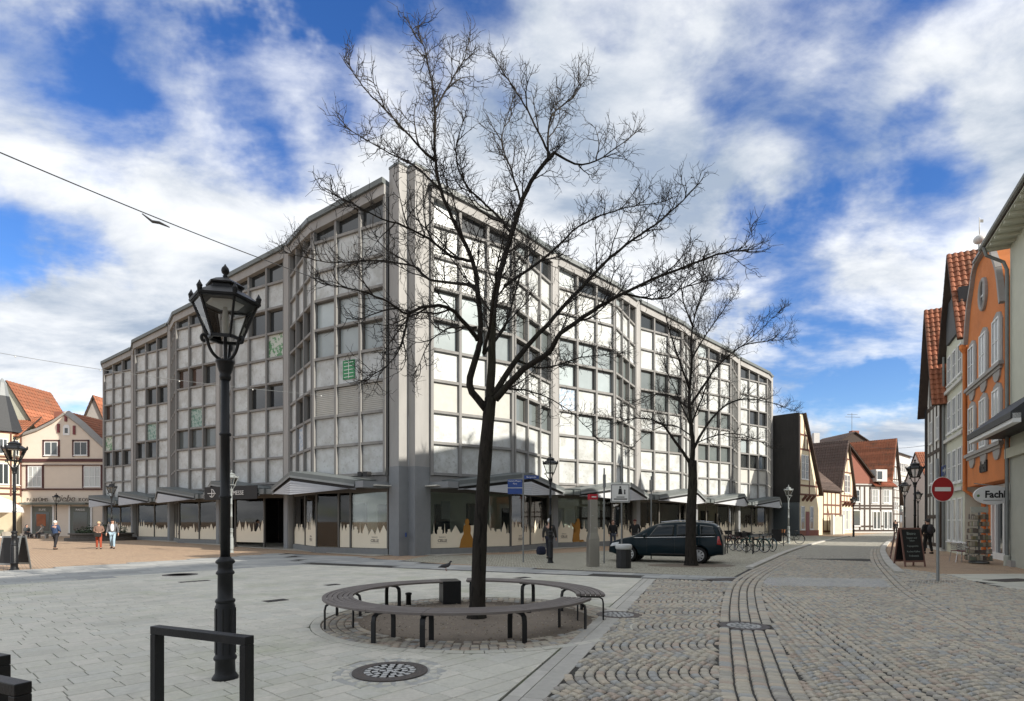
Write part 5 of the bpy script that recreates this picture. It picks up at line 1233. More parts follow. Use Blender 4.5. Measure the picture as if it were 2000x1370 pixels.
# ------------------------------------------------------------------ steel hoops
def hoop(label, A, B, h=.85, s=.06):
    A, B = Vector((A[0],A[1],0)), Vector((B[0],B[1],0)); root = thing('bicycle_hoop', label, 'bicycle hoop', (A+B)/2, group='square steel bicycle hoops')
    d = (B-A).normalized()
    for P in (A+d*s/2, B-d*s/2): b = MB(); b.bar(P, P+Vector((0,0,h-s-.001)), s*1.25, s, d); smoothmod(b.build('leg', M['iron'], root), .005)
    b = MB(); b.bar(A+Vector((0,0,h-s/2)), B+Vector((0,0,h-s/2)), s*1.25, s); smoothmod(b.build('top_rail', M['iron'], root), .005)
a1, a2 = gp(302,1222,.85), gp(488,1243,.85)
hoop('black square steel hoop standing before the near street lantern', a1.to_2d(), a2.to_2d())
a3 = gp(46,1334,.85).to_2d(); hoop('black steel hoop cut off by the lower left corner', a3+(a1-a2).to_2d()*.98, a3)
a4 = gp(7,1281,.85).to_2d(); hoop('black steel hoop of which only an end shows at the left edge', a4+(a1-a2).to_2d(), a4)
# ------------------------------------------------------------------ curved benches
M['slat'] = mat('slat', (.155,.135,.125), .7, .16, 5, .2, 60, objvar=.12, tint=((.24,.22,.21), 2, .5, .75, .5))
BC = Vector((-.86,9.62))
def bench(label, a0, a1, joints, legs, endbox=None, ri=1.74, ro=2.22, hz=.46):
    mid = R((a0+a1)/2); root = thing('curved_bench', label, 'bench', (BC.x+2*math.cos(mid), BC.y+2*math.sin(mid), 0), group='curved slatted benches round the tree')
    ns = 6; w = (ro-ri)/ns
    for j0, j1 in zip(joints, joints[1:]):
        for k in range(ns):
            r0, r1 = ri+k*w+.006, ri+(k+1)*w-.006; n = max(3, int((j1-j0)/5)); b = MB(); vs = []; fs = []
            g = math.degrees(.004/ro)
            for i in range(n+1):
                a = R(j0+g+(j1-j0-2*g)*i/n)
                for (r, z) in ((r0,hz-.034),(r1,hz-.034),(r1,hz),(r0,hz)): vs.append((BC.x+r*math.cos(a), BC.y+r*math.sin(a), z))
            for i in range(n):
                for q in range(4): fs.append((4*i+q, 4*i+4+q, 4*i+4+(q+1)%4, 4*i+(q+1)%4))
            fs += [(0,1,2,3), (4*n+3,4*n+2,4*n+1,4*n)]; b.add(vs, fs); smoothmod(b.build('slat', M['slat'], root), .004)
    for a in legs:
        a = R(a); e = Vector((math.cos(a), math.sin(a), 0)); c3 = BC.to_3d(); t = Vector((-e.y, e.x, 0))
        pts = [c3+e*(ri+.03)+Vector((0,0,.01)), c3+e*(ri+.03)+Vector((0,0,.30)), c3+e*(ri+.045)+Vector((0,0,.365)), c3+e*(ri+.10)+Vector((0,0,.398)),
               c3+e*(ro-.10)+Vector((0,0,.398)), c3+e*(ro-.045)+Vector((0,0,.365)), c3+e*(ro-.03)+Vector((0,0,.30)), c3+e*(ro-.03)+Vector((0,0,.01))]
        vs = []; fs = []
        for i, p in enumerate(pts):
            q = (pts[min(i+1,7)]-pts[max(i-1,0)]).normalized(); nn = q.cross(t).normalized()
            for (x, y) in ((-.035,-.012),(.035,-.012),(.035,.012),(-.035,.012)): vs.append(p+t*x+nn*y)
        for i in range(7):
            for k in range(4): fs.append((4*i+k, 4*i+(k+1)%4, 4*i+4+(k+1)%4, 4*i+4+k))
        fs += [(3,2,1,0),(28,29,30,31)]; b = MB(); b.add(vs, fs); smoothmod(b.build('leg', M['iron'], root), .004)
    for j in joints:
        a = R(min(max(j, a0+1.5), a1-1.5)); e = Vector((math.cos(a), math.sin(a), 0)); b = MB(); b.bar(BC.to_3d()+e*(ri+.02)+Vector((0,0,.418)), BC.to_3d()+e*(ro-.02)+Vector((0,0,.418)), .05, .012); b.build('bearer', M['iron'], root)
    if endbox is not None:
        a = R(endbox); F = frame((BC.x, BC.y), (math.cos(a), math.sin(a)), (-math.sin(a), math.cos(a))); b = MB(F); b.box((ri-.02,-.34,.012), (ro+.02,.02,.462)); smoothmod(b.build('end_box', M['iron'], root), .006)
    return root
bench('long curved slatted bench left of the tree, ending in a steel box', 106, 341, [106.3,140,176,212,240,262,300,341], [136,172,206,243,262,298,334], 106)
bench('curved slatted bench on the far right side of the tree', -8, 92, [-8,25,58,92], [-4,25,57,89], None, 1.92, 2.40)
b = MB(); b.lathe([(.05,0),(.05,.2),(.065,.21),(.065,.24),(.03,.25)], 12, (*gp(798,1183).to_2d(),.006)); tag(b.build('pit_cap', M['iron'], None, True), 'small dark capped pipe standing inside the ring of benches', 'pipe')
# ------------------------------------------------------------------ manholes and drains
M['castiron'] = mat('castiron', (.085,.075,.07), .6, .2, 14, .5, 60, tint=((.13,.085,.06), 5, .5, .7, .5)); M['concfill'] = mat('concfill', (.46,.46,.45), .8, .15, 12, .5, 30)
def manhole(label, c, r, dark=False):
    root = thing('manhole_cover', label, 'manhole cover', (c[0],c[1],0), group='manhole covers')
    z = .016; b = MB(); b.lathe([(r,.004),(r,z+.006),(r*.86,z+.010),(r*.80,z+.006),(r*.70,z+.009),(r*.70,z)], 40, (c[0],c[1],0), cap=False); b.build('ring', M['castiron'], root)
    b = MB(); b.lathe([(.02,z+.006),(r*.71,z+.006)], 40, (c[0],c[1],0)); b.build('lid', M['castiron'] if dark else M['path_slab'], root)
    if not dark:
        b = MB(); sett(b, c, .3, r*.2, r*.2, z+.004, .008, .002)
        for k in range(1,4):
            rr = r*.68*k/3.4; n = int(2*math.pi*rr/(r*.21))
            for i in range(n):
                a = 2*math.pi*(i+.5*(k%2))/n; sett(b, (c[0]+rr*math.cos(a), c[1]+rr*math.sin(a)), a, r*.185, r*.175, z+.004, .008, .002)
        stuff(b.build('stone_filling', M['concfill'], root))
    return root
def square_setts(parent, c, r, half, ang, m):
    b = MB()
    n = int(2*math.pi*(r+.07)/.13)
    for i in range(n): a = 2*math.pi*i/n; sett(b, (c[0]+(r+.065)*math.cos(a), c[1]+(r+.065)*math.sin(a)), a, .088, .098, .004, .016, .002)
    k = int(2*half/.135)
    for i in range(k):
        for j in range(k):
            x, y = -half+(i+.5)*2*half/k, -half+(j+.5)*2*half/k
            if math.hypot(x,y) > r+.14: sett(b, (c[0]+x*math.cos(ang)-y*math.sin(ang), c[1]+x*math.sin(ang)+y*math.cos(ang)), ang, .115, .115, .004, .016, .002)
    stuff(b.build('surround_setts', m, parent))
struct(sheet('manhole_bed', [gp(762,1314).to_2d()+Vector((math.cos(2*math.pi*i/24), math.sin(2*math.pi*i/24)))*.63 for i in range(24)], .0075, M['path_slab']))
m1 = manhole('large stone filled manhole cover in the near paving', gp(762,1314).to_2d(), .405); square_setts(m1, gp(762,1314).to_2d(), .405, .58, math.atan2(.745,.667), M['slab'])
manhole('manhole cover lying in the curved gutter of setts', MH[1][0], .37); m3 = manhole('manhole cover at the end of the kerb strip beside the bench', MH[2][0], .385); square_setts(m3, MH[2][0], .385, .46, .3, M['sett'])
manhole('dark iron manhole cover on the paving behind the near lantern', gp(352,1124).to_2d(), .48, True); manhole('rusty iron manhole cover behind the curved bench', gp(722,1149).to_2d(), .46, True)
for (px, py, w, h, lab) in ((380,1137,.75,.25,'long drain grate behind the near lantern'), (648,1144,.35,.25,'small cover left of the rusty manhole'), (1020,1130,.5,.3,'small iron cover beyond the curved bench'), (538,1175,.45,.3,'mossy drain cover right of the near lantern')):
    q = gp(px,py); b = MB(xf((q.x,q.y,.006), .84)); b.box((-w/2,-h/2,0),(w/2,h/2,.014)); g = tag(b.build('drain_cover', M['castiron']), lab, 'drain cover', 'drain covers')
    b = MB(xf((q.x,q.y,.006), .84))
    for k in range(5): b.box((-w/2+.04+k*w/5,-h/2+.03,.0142),(-w/2+.04+k*w/5+.05,h/2-.03,.018))
    b.build('grate_bar', M['iron'], g)
for (px, py, lab) in ((1820,1138,'dark drain slot beside the no entry sign'), (1975,1135,'dark ribbed mat on the pavement at the right edge'), (1425,1133,'dark sett drain at the end of the slab path')):
    q = gp(px,py); b = MB(xf((q.x,q.y,.012), .3)); 
    for k in range(8): b.box((-.7,-.3+k*.075,0),(.7,-.3+k*.075+.05,.014))
    tag(b.build('drain_grating', M['castiron']), lab, 'drain grating', 'drain gratings')
# ------------------------------------------------------------------ parked car
M['carpaint'] = mat('carpaint', (.004,.014,.020), .28, .02, 3, spec=.16, coat=.12); M['tyre'] = mat('tyre', (.016,.016,.017), .85, .1, 10); M['alloy'] = mat('alloy', (.55,.56,.57), .35, .05, 5, metal=.8)
M['chrome'] = mat('chrome', (.7,.7,.7), .15, .02, 3, metal=1); M['carglass'] = mat('carglass', (.012,.016,.017), .04, .1, 2, spec=.45); M['taillight'] = mat('taillight', (.35,.015,.015), .2, .1, 10, coat=1); M['headlight'] = mat('headlight', (.65,.68,.7), .1, .05, 4, coat=1)
M['plastic'] = mat('plastic', (.02,.02,.021), .55, .1, 6)
def build_car(label, loc, rz):
    from mathutils.bvhtree import BVHTree
    root = thing('parked_car', label, 'car', (0,0,0))
    st = [(2.25,.60,.50),(2.20,.70,.66),(2.08,.80,.76),(1.85,.895,.83),(1.50,.985,.87),(1.18,1.06,.885),(.80,1.285,.89),(.42,1.50,.89),(.05,1.60,.89),(-.6,1.645,.89),(-1.25,1.635,.89),(-1.75,1.59,.885),(-2.00,1.53,.87),(-2.12,1.28,.85),(-2.21,1.0,.83),(-2.25,.72,.80),(-2.22,.45,.76)]
    vs = []; fs = []
    for (x, zt, w) in st:
        belt = min(.94+.035*(1.2-x)/1.0*.6, zt-.03); lo = .23 if abs(x) < 2.0 else .32
        wr = w*.985-max(0, zt-belt)*.30
        half = [(0,lo),(w*.90,lo),(w*.99,lo+.10),(w*1.01,min(.62,belt-.08)),(w*.985,belt),(wr,zt-.06 if zt > belt+.1 else zt-.015),(wr*.80,zt-.008),(0,zt)]
        ringp = [(x,y,z) for y, z in half]+[(x,-y,z) for y, z in half[-2:0:-1]]; vs += ringp
    k = 14
    for i in range(len(st)-1):
        for j in range(k): fs.append((i*k+j, i*k+(j+1)%k, (i+1)*k+(j+1)%k, (i+1)*k+j))
    fs += [tuple(range(k-1,-1,-1)), tuple((len(st)-1)*k+j for j in range(k))]
    b = MB(); b.add(vs, fs); tmp = b.build('tmp', M['carpaint'], None, True)
    bm = bmesh.new(); bm.from_mesh(tmp.data); bmesh.ops.recalc_face_normals(bm, faces=bm.faces); bm.to_mesh(tmp.data); bm.free()
    m = tmp.modifiers.new('s','SUBSURF'); m.levels = 2; m.render_levels = 2
    cuts = []
    for x in (1.36,-1.34):
        c = MB(); c.M = Matrix.Translation((x,0,.315)) @ Matrix.Rotation(R(90),4,'X'); c.lathe([(.385,-1.2),(.385,1.2)], 32); co = c.build('cut', M['plastic']); cuts.append(co)
        bo = tmp.modifiers.new('b','BOOLEAN'); bo.operation = 'DIFFERENCE'; bo.object = co; bo.solver = 'EXACT'
    dg = bpy.context.evaluated_depsgraph_get(); dg.update(); me = bpy.data.meshes.new_from_object(tmp.evaluated_get(dg)); me.name = 'body'
    for o in [tmp]+cuts: WM.pop(o, None); bpy.data.objects.remove(o)
    body = put('body', me, root); bvh = BVHTree.FromPolygons([v.co for v in me.vertices], [tuple(p.vertices) for p in me.polygons])
    def decal(poly, mt, name, side=1, axis='y', par=root, off=.006, nx=10, nz=5):
        """poly: lower-left, lower-right, upper-right, upper-left in (x,z) or (y,z)"""
        P = [Vector(p) for p in poly]; vs = []; fs = []
        for i in range(nx+1):
            for j in range(nz+1):
                s, t = i/nx, j/nz; q = (P[0]*(1-s)+P[1]*s)*(1-t)+(P[3]*(1-s)+P[2]*s)*t
                if axis == 'y': o, d = Vector((q.x,3*side,q.y)), Vector((0,-side,0))
                else: o, d = Vector((4*side,q.x,q.y)), Vector((-side,0,0))
                h = bvh.ray_cast(o, d)
                vs.append((h[0]-d*off) if h[0] else (o+d*2.2))
        for i in range(nx):
            for j in range(nz): fs.append((i*(nz+1)+j,(i+1)*(nz+1)+j,(i+1)*(nz+1)+j+1,i*(nz+1)+j+1))
        b = MB(); b.add(vs, fs); o = b.build(name, M[mt], par, True); sm = o.modifiers.new('s','SOLIDIFY'); sm.thickness = .006; sm.offset = 1; return o
    for s in (1,-1):
        decal([(1.02,1.02),(.62,1.0),(.62,1.17),(.66,1.17)], 'carglass', 'quarter_window', s)
        decal([(.56,1.0),(-.42,1.04),(-.42,1.50),(.24,1.46)], 'carglass', 'side_window', s)
        decal([(-.52,1.04),(-1.32,1.07),(-1.30,1.50),(-.52,1.51)], 'carglass', 'side_window', s)
        decal([(-1.40,1.07),(-2.02,1.09),(-1.86,1.44),(-1.38,1.50)], 'carglass', 'side_window', s)
        decal([(1.15,.965),(-1.95,1.035),(-1.95,1.055),(1.15,.985)], 'chrome', 'chrome_strip', s, nx=24, nz=1)
        decal([(2.16,.60),(1.78,.66),(1.74,.80),(2.05,.74)], 'headlight', 'headlight', s)
        decal([(-2.19,.72),(-2.02,.74),(-2.04,1.06),(-2.10,1.06)], 'taillight', 'tail_light', s)
        decal([(.45,.30),(-.85,.30),(-.85,.37),(.45,.37)], 'plastic', 'sill_trim', s, nx=14, nz=2)
        for hx in (-.25,-1.15): decal([(hx+.1,.905),(hx-.1,.91),(hx-.1,.945),(hx+.1,.94)], 'plastic', 'door_handle', s, off=.02, nx=4, nz=2)
        for dx in (.62,-.46,-1.35): decal([(dx+.006,.34),(dx-.006,.34),(dx-.006,.96),(dx+.006,.96)], 'black', 'door_gap', s, nx=1, nz=10, off=.002)
        b = MB(); b.ball((.70,s*1.0,1.06), .10, 10, 8, (.7,1.0,.8)); b.build('mirror', M['carpaint'], root, True)
        decal([(s*.0,.36),(s*.6,.36),(s*.6,.50),(s*0,.50)], 'plastic', 'grille', 1, 'x')
        for x in (1.36,-1.34):
            W_ = Matrix.Translation((x,s*.80,.315)) @ Matrix.Rotation(R(-90)*s,4,'X')
            c = MB(W_); c.lathe([(.21,-.11),(.30,-.115),(.315,-.08),(.315,.08),(.30,.105),(.215,.10)], 32, cap=False); ty = c.build('tyre', M['tyre'], root, True)
            c = MB(W_); c.lathe([(.05,.085),(.215,.075),(.222,.10)], 28); c.build('wheel_disc', M['plastic'], ty, True)
            c = MB(W_)
            for k in range(9):
                a = 2*math.pi*k/9; c.bar((.05*math.cos(a),.05*math.sin(a),.10), (.205*math.cos(a),.205*math.sin(a),.10), .07, .022)
            c.lathe([(.075,.08),(.075,.12),(.02,.125)], 14); c.lathe([(.195,.085),(.222,.085),(.222,.112),(.195,.112),(.195,.085)], 28, cap=False); c.build('wheel_trim', M['alloy'], ty)
            c = MB(W_); c.lathe([(.365,-.28),(.365,.02)], 24, cap=False); c.lathe([(.365,-.28),(.01,-.281)], 24, cap=False); c.build('wheel_well', M['black'], root)
    decal([(-.72,1.06),(.72,1.06),(.60,1.47),(-.60,1.47)], 'carglass', 'windscreen', 1, 'x', nx=12, nz=6)
    decal([(-.62,1.10),(.62,1.10),(.55,1.46),(-.55,1.46)], 'carglass', 'rear_window', -1, 'x', nx=10, nz=5)
    decal([(-.26,.62),(.26,.62),(.26,.73),(-.26,.73)], 'white', 'number_plate', -1, 'x', nx=2, nz=2)
    for s in (1,-1): b = MB(); b.tube([(.1,s*.62,1.60),(-.5,s*.60,1.665),(-1.3,s*.60,1.655),(-1.8,s*.60,1.60)], .016, 6); b.build('roof_rail', M['chrome'], root)
    root.matrix_basis = xf(loc, rz); WM[root] = xf(loc, rz); return root
build_car('dark green people carrier parked behind the smaller bare tree', (6.3,23.45,.005), math.atan2(.40,-.917))
# ------------------------------------------------------------------ people
M['skin'] = mat('skin', (.50,.30,.22), .6, .05, 5)
CM = {}
def cloth(c):
    k = tuple(c)
    if k not in CM: CM[k] = mat('cloth', c, .85, .12, 12, .2, 60)
    return CM[k]
def skinobj(name, V, E, rad, m, parent, root_i=0):
    me = bpy.data.meshes.new(name); me.from_pydata(V, E, []); me.materials.append(m); o = put(name, me, parent)
    bm = bmesh.new(); bm.from_mesh(me); lay = bm.verts.layers.skin.verify(); bm.verts.ensure_lookup_table()
    for i, r in enumerate(rad):
        bm.verts[i][lay].radius = r if isinstance(r, tuple) else (r, r); bm.verts[i][lay].use_root = (i == root_i)
    bm.to_mesh(me); bm.free(); o.modifiers.new('skin','SKIN')
    s = o.modifiers.new('sub','SUBSURF'); s.levels = 1; s.render_levels = 1; o.modifiers['skin'].use_smooth_shade = True
    return o
def person(label, loc, rz, h=1.72, top=(.03,.03,.035), legs=(.03,.03,.04), hair=(.3,.3,.3), step=.1, arms='down', coat=.86, bag=None, hood=False, sit=False, cap=None, longhair=False, shirt=None, pack=False):
    """figure facing -Y, standing or walking (or seated)"""
    root = thing('person', label, 'person', (0,0,0)); k = h/1.72
    pz = .93 if not sit else .52
    dz = pz-.93
    hipy = 0
    J = {'pel': (0,0,pz), 'sp': (0,-.005,1.10+dz), 'ch': (0,.005,1.30+dz), 'nk': (0,.0,1.46+dz), 'hd': (0,-.015,1.57+dz), 'hd2': (0,-.02,1.64+dz)}
    for s, n in ((1,'l'), (-1,'r')):
        f = step*(1 if s > 0 else -1)
        J[n+'hip'] = (s*.09,0,pz-.04)
        if sit: J[n+'kn'] = (s*.11,-.42,.50); J[n+'an'] = (s*.11,-.45,.09); J[n+'to'] = (s*.12,-.62,.04)
        else: J[n+'kn'] = (s*.095,-.03-f*.55,.50); J[n+'an'] = (s*.10,-f*1.0+.04,.085+abs(min(0,f))*.15); J[n+'to'] = (s*.115,-f*1.0-.12,.04)
        J[n+'sh'] = (s*.19,0,1.40+dz)
        if arms == 'down': J[n+'el'] = (s*.25,.02+f*.3,1.13+dz); J[n+'wr'] = (s*.27,-.04+f*.6,.90+dz)
        elif arms == 'front': J[n+'el'] = (s*.25,-.03,1.14+dz); J[n+'wr'] = (s*.10,-.24,1.06+dz)
        elif arms == 'pocket': J[n+'el'] = (s*.30,.06,1.14+dz); J[n+'wr'] = (s*.22,-.08,.95+dz)
        else: J[n+'el'] = (s*.26,-.10,1.16+dz); J[n+'wr'] = (s*.20,-.30,1.00+dz)
    def mk(chain_edges, radii, name, m, par, rt):
        names = list(dict.fromkeys(x for e in chain_edges for x in e)); idx = {n: i for i, n in enumerate(names)}
        return skinobj(name, [tuple(c*k for c in J[n]) for n in names], [(idx[a], idx[b]) for a, b in chain_edges], [tuple(q*k for q in radii[n]) if isinstance(radii[n], tuple) else radii[n]*k for n in names], m, par, idx[rt])
    E = [('pel','sp'),('sp','ch'),('ch','nk'),('nk','hd'),('hd','hd2')]; Rr = {'pel':(.14,.11),'sp':(.13,.10),'ch':(.15,.11),'nk':.055,'hd':(.075,.09),'hd2':(.07,.085)}
    for s, n in ((1,'l'), (-1,'r')):
        E += [('pel',n+'hip'),(n+'hip',n+'kn'),(n+'kn',n+'an'),(n+'an',n+'to'),('ch',n+'sh'),(n+'sh',n+'el'),(n+'el',n+'wr')]
        Rr.update({n+'hip':.085,n+'kn':.055,n+'an':.04,n+'to':.035,n+'sh':.06,n+'el':.042,n+'wr':.028})
        w = Vector(J[n+'wr']); e = Vector(J[n+'el']); d = (w-e).normalized(); sd_ = Vector((0,1,0)) if abs(d.y) < .8 else Vector((1,0,0)); pm = w+d*.07
        J[n+'pm'] = tuple(pm); Rr[n+'pm'] = .03; E.append((n+'wr',n+'pm'))
        for q, (o_, l_) in enumerate(((-.03,.075),(-.01,.085),(.01,.08),(.03,.065))):
            J[n+'f%d'%q] = tuple(pm+d*.03+sd_*o_); J[n+'g%d'%q] = tuple(pm+d*l_+sd_*o_*1.15+Vector((-s*.02,0,0))); E += [(n+'pm',n+'f%d'%q),(n+'f%d'%q,n+'g%d'%q)]; Rr[n+'f%d'%q] = .0095; Rr[n+'g%d'%q] = .008
        J[n+'th'] = tuple(w+d*.04-sd_*.05); E.append((n+'wr',n+'th')); Rr[n+'th'] = .011
    body = mk(E, Rr, 'body', M['skin'], root, 'pel')
    J['cb'] = (0,.0,coat+dz if not sit else pz-.02); CE = [('cb','pel') if coat < .93 and not sit else ('pel','sp')]
    CE = ([('cb','sp')] if True else [])+[('sp','ch'),('ch','nk')]; CR = {'cb':(.175,.135),'sp':(.165,.135),'ch':(.185,.14),'nk':.075}
    for n in 'lr':
        CE += [('ch',n+'sh'),(n+'sh',n+'el'),(n+'el',n+'wr')]; CR.update({n+'sh':.085,n+'el':.065,n+'wr':.045})
    mk(CE, CR, 'jacket', cloth(top), body, 'sp')
    LE = []; LR = {'pel':(.155,.125)}
    for n in 'lr': LE += [('pel',n+'hip'),(n+'hip',n+'kn'),(n+'kn',n+'an')]; LR.update({n+'hip':.10,n+'kn':.075,n+'an':.06})
    mk(LE, LR, 'trousers', cloth(legs), body, 'pel')
    hd = [c*k for c in J['hd']]
    for n in 'lr':
        a, t = Vector(J[n+'an'])*k, Vector(J[n+'to'])*k; b = MB(); b.tube([a+Vector((0,.05,-.05))*k, (a+t)/2+Vector((0,0,-.02))*k, t+Vector((0,-.02,0))*k], [.045*k,.048*k,.03*k], 8); b.build('shoe', cloth((.02,.018,.016)), body, True)
    b = MB(); b.ball((hd[0],hd[1]+.025*k,hd[2]+.075*k), .105*k, 14, 10, (.88,1.02,.95)); ho = b.build('hair', cloth(hair), body, True)
    if longhair: b = MB(); b.tube([(0,hd[1]+.05*k,hd[2]+.08*k),(0,hd[1]+.07*k,hd[2]-.06*k),(0,hd[1]+.06*k,hd[2]-.2*k)], [.09*k,.10*k,.05*k], 10); b.build('long_hair', cloth(hair), body, True)
    b = MB(); b.ball((hd[0],hd[1]-.03*k,hd[2]+.03*k), .088*k, 14, 10, (.82,.95,1.15)); fc = b.build('face', M['skin'], body, True)
    b = MB(); b.ball((hd[0],hd[1]-.115*k,hd[2]+.03*k), .017*k, 8, 6, (.8,1,1.3)); b.build('nose', M['skin'], fc, True)
    for s in (-1,1): b = MB(); b.ball((hd[0]+s*.03*k,hd[1]-.105*k,hd[2]+.055*k), .010*k, 6, 5); b.build('eye', cloth((.03,.02,.02)), fc); b = MB(); b.ball((hd[0]+s*.078*k,hd[1]+.0,hd[2]+.03*k), .02*k, 6, 5, (.4,.8,1.4)); b.build('ear', M['skin'], fc)
    b = MB(); b.cbox((hd[0],hd[1]-.112*k,hd[2]-.015*k), (.04*k,.008,.010*k)); b.build('mouth', cloth((.25,.08,.07)), fc)
    if shirt: b = MB(); b.ball((0,-.07*k,1.22*k), .14*k, 12, 8, (.75,.62,1.7)); b.build('shirt', cloth(shirt), body, True)
    if hood: b = MB(); b.ball((0,.10*k,(1.47+dz)*k), .11*k, 10, 8, (1.1,.7,.8)); b.build('hood', cloth(top), body, True)
    if cap: b = MB(); b.ball((hd[0],hd[1],hd[2]+.10*k), .11*k, 12, 8, (.95,1.05,.62)); b.cbox((hd[0],hd[1]-.12*k,hd[2]+.095*k), (.15*k,.12*k,.015)); b.build('cap', cloth(cap), body, True)
    if pack: b = MB(); b.ball((0,.20*k,1.22*k), .17*k, 12, 8, (.95,.6,1.4)); b.build('backpack', cloth(pack), body, True)
    root.matrix_basis = xf(loc, rz); WM[root] = xf(loc, rz)
    if bag:
        side, col = bag; wr = Vector(J[('l' if side > 0 else 'r')+'pm'])*k; c = root.matrix_basis @ (wr+Vector((0,0,-.28)))
        bt = MB(xf(c, rz)); bt.lathe([(.05,-.16),(.19,-.15),(.22,-.02),(.17,.12),(.06,.15)], 4, rot=R(45)); smoothmod(bt.build('bag', cloth(col)), .03)
        bo = bpy.data.objects[-1] if False else None
    return root
def P(px, py): q = gp(px, py); return (q.x, q.y, .005)
person('white haired person in a dark coat carrying a blue bag beside the lantern', P(1073,1092), R(160), 1.74, (.035,.034,.032), (.02,.022,.035), (.62,.62,.6), .12, 'down', .80)
person('long haired person in a black coat standing behind the parked car', P(1197,1074), R(10), 1.68, (.012,.012,.013), (.05,.06,.08), (.09,.045,.03), .10, 'down', .78, longhair=True)
person('person in a dark jacket with reddish cap behind the car windscreen', P(1240,1074), R(-15), 1.72, (.014,.014,.015), (.03,.03,.03), (.10,.05,.04), .08, 'pocket', .82, cap=(.10,.03,.03))
person('person in dark clothes with a rucksack walking away past the chalkboard', P(1812,1082), R(180), 1.74, (.014,.014,.015), (.015,.015,.015), (.05,.05,.05), .12, 'pocket', .84, pack=(.045,.045,.05), cap=(.03,.03,.03))
person('white haired person in a blue jacket walking away across the sunlit square', P(108,1074), R(175), 1.66, (.03,.055,.12), (.02,.02,.024), (.6,.6,.58), .13, 'front', .86)
person('fair haired person in a brown coat and red trousers with a dark handbag', P(193,1073), R(35), 1.60, (.17,.105,.08), (.30,.06,.03), (.60,.46,.25), .10, 'front', .72)
person('person in a grey jacket, white shirt and light blue jeans wearing a cap', P(220,1072), R(20), 1.74, (.10,.10,.11), (.30,.42,.52), (.1,.08,.07), .16, 'down', .88, cap=(.02,.02,.022), shirt=(.75,.75,.75))
person('distant person in dark clothes near the white town house', (*gp(1749,1046).to_2d(),.005), R(170), 1.75, (.014,.014,.016), (.014,.014,.015), (.03,.03,.03), .1, 'down', .84)
q = gp(52,1052); person('seated person in a dark hooded jacket on the left of the planter', (q.x,q.y,.0), R(70), 1.7, (.05,.055,.06), (.03,.03,.035), (.05,.05,.05), 0, 'front', .9, sit=True, hood=True)
q = gp(82,1052); person('seated person in a pale grey jacket leaning forward left of the planter', (q.x,q.y,.0), R(-60), 1.7, (.45,.43,.40), (.05,.05,.06), (.25,.2,.16), 0, 'reach', .9, sit=True, hood=True)
q = gp(1066,1088); b = MB(xf((q.x-.22,q.y-.12,.30), .4)); b.lathe([(.10,-.20),(.24,-.17),(.26,.0),(.20,.16),(.08,.2)], 4, rot=R(45)); bg_ = smoothmod(b.build('carrier_bag', cloth((.014,.018,.04))), .04); tag(bg_, 'dark blue carrier bag held by the white haired person', 'bag')
q = gp(196,1073); b = MB(xf((q.x+.08,q.y-.32,.86), .3)); b.box((-.17,-.06,-.13),(.17,.06,.10)); tag(smoothmod(b.build('handbag', cloth((.016,.015,.014))), .03), 'dark handbag held before the brown coat', 'bag')
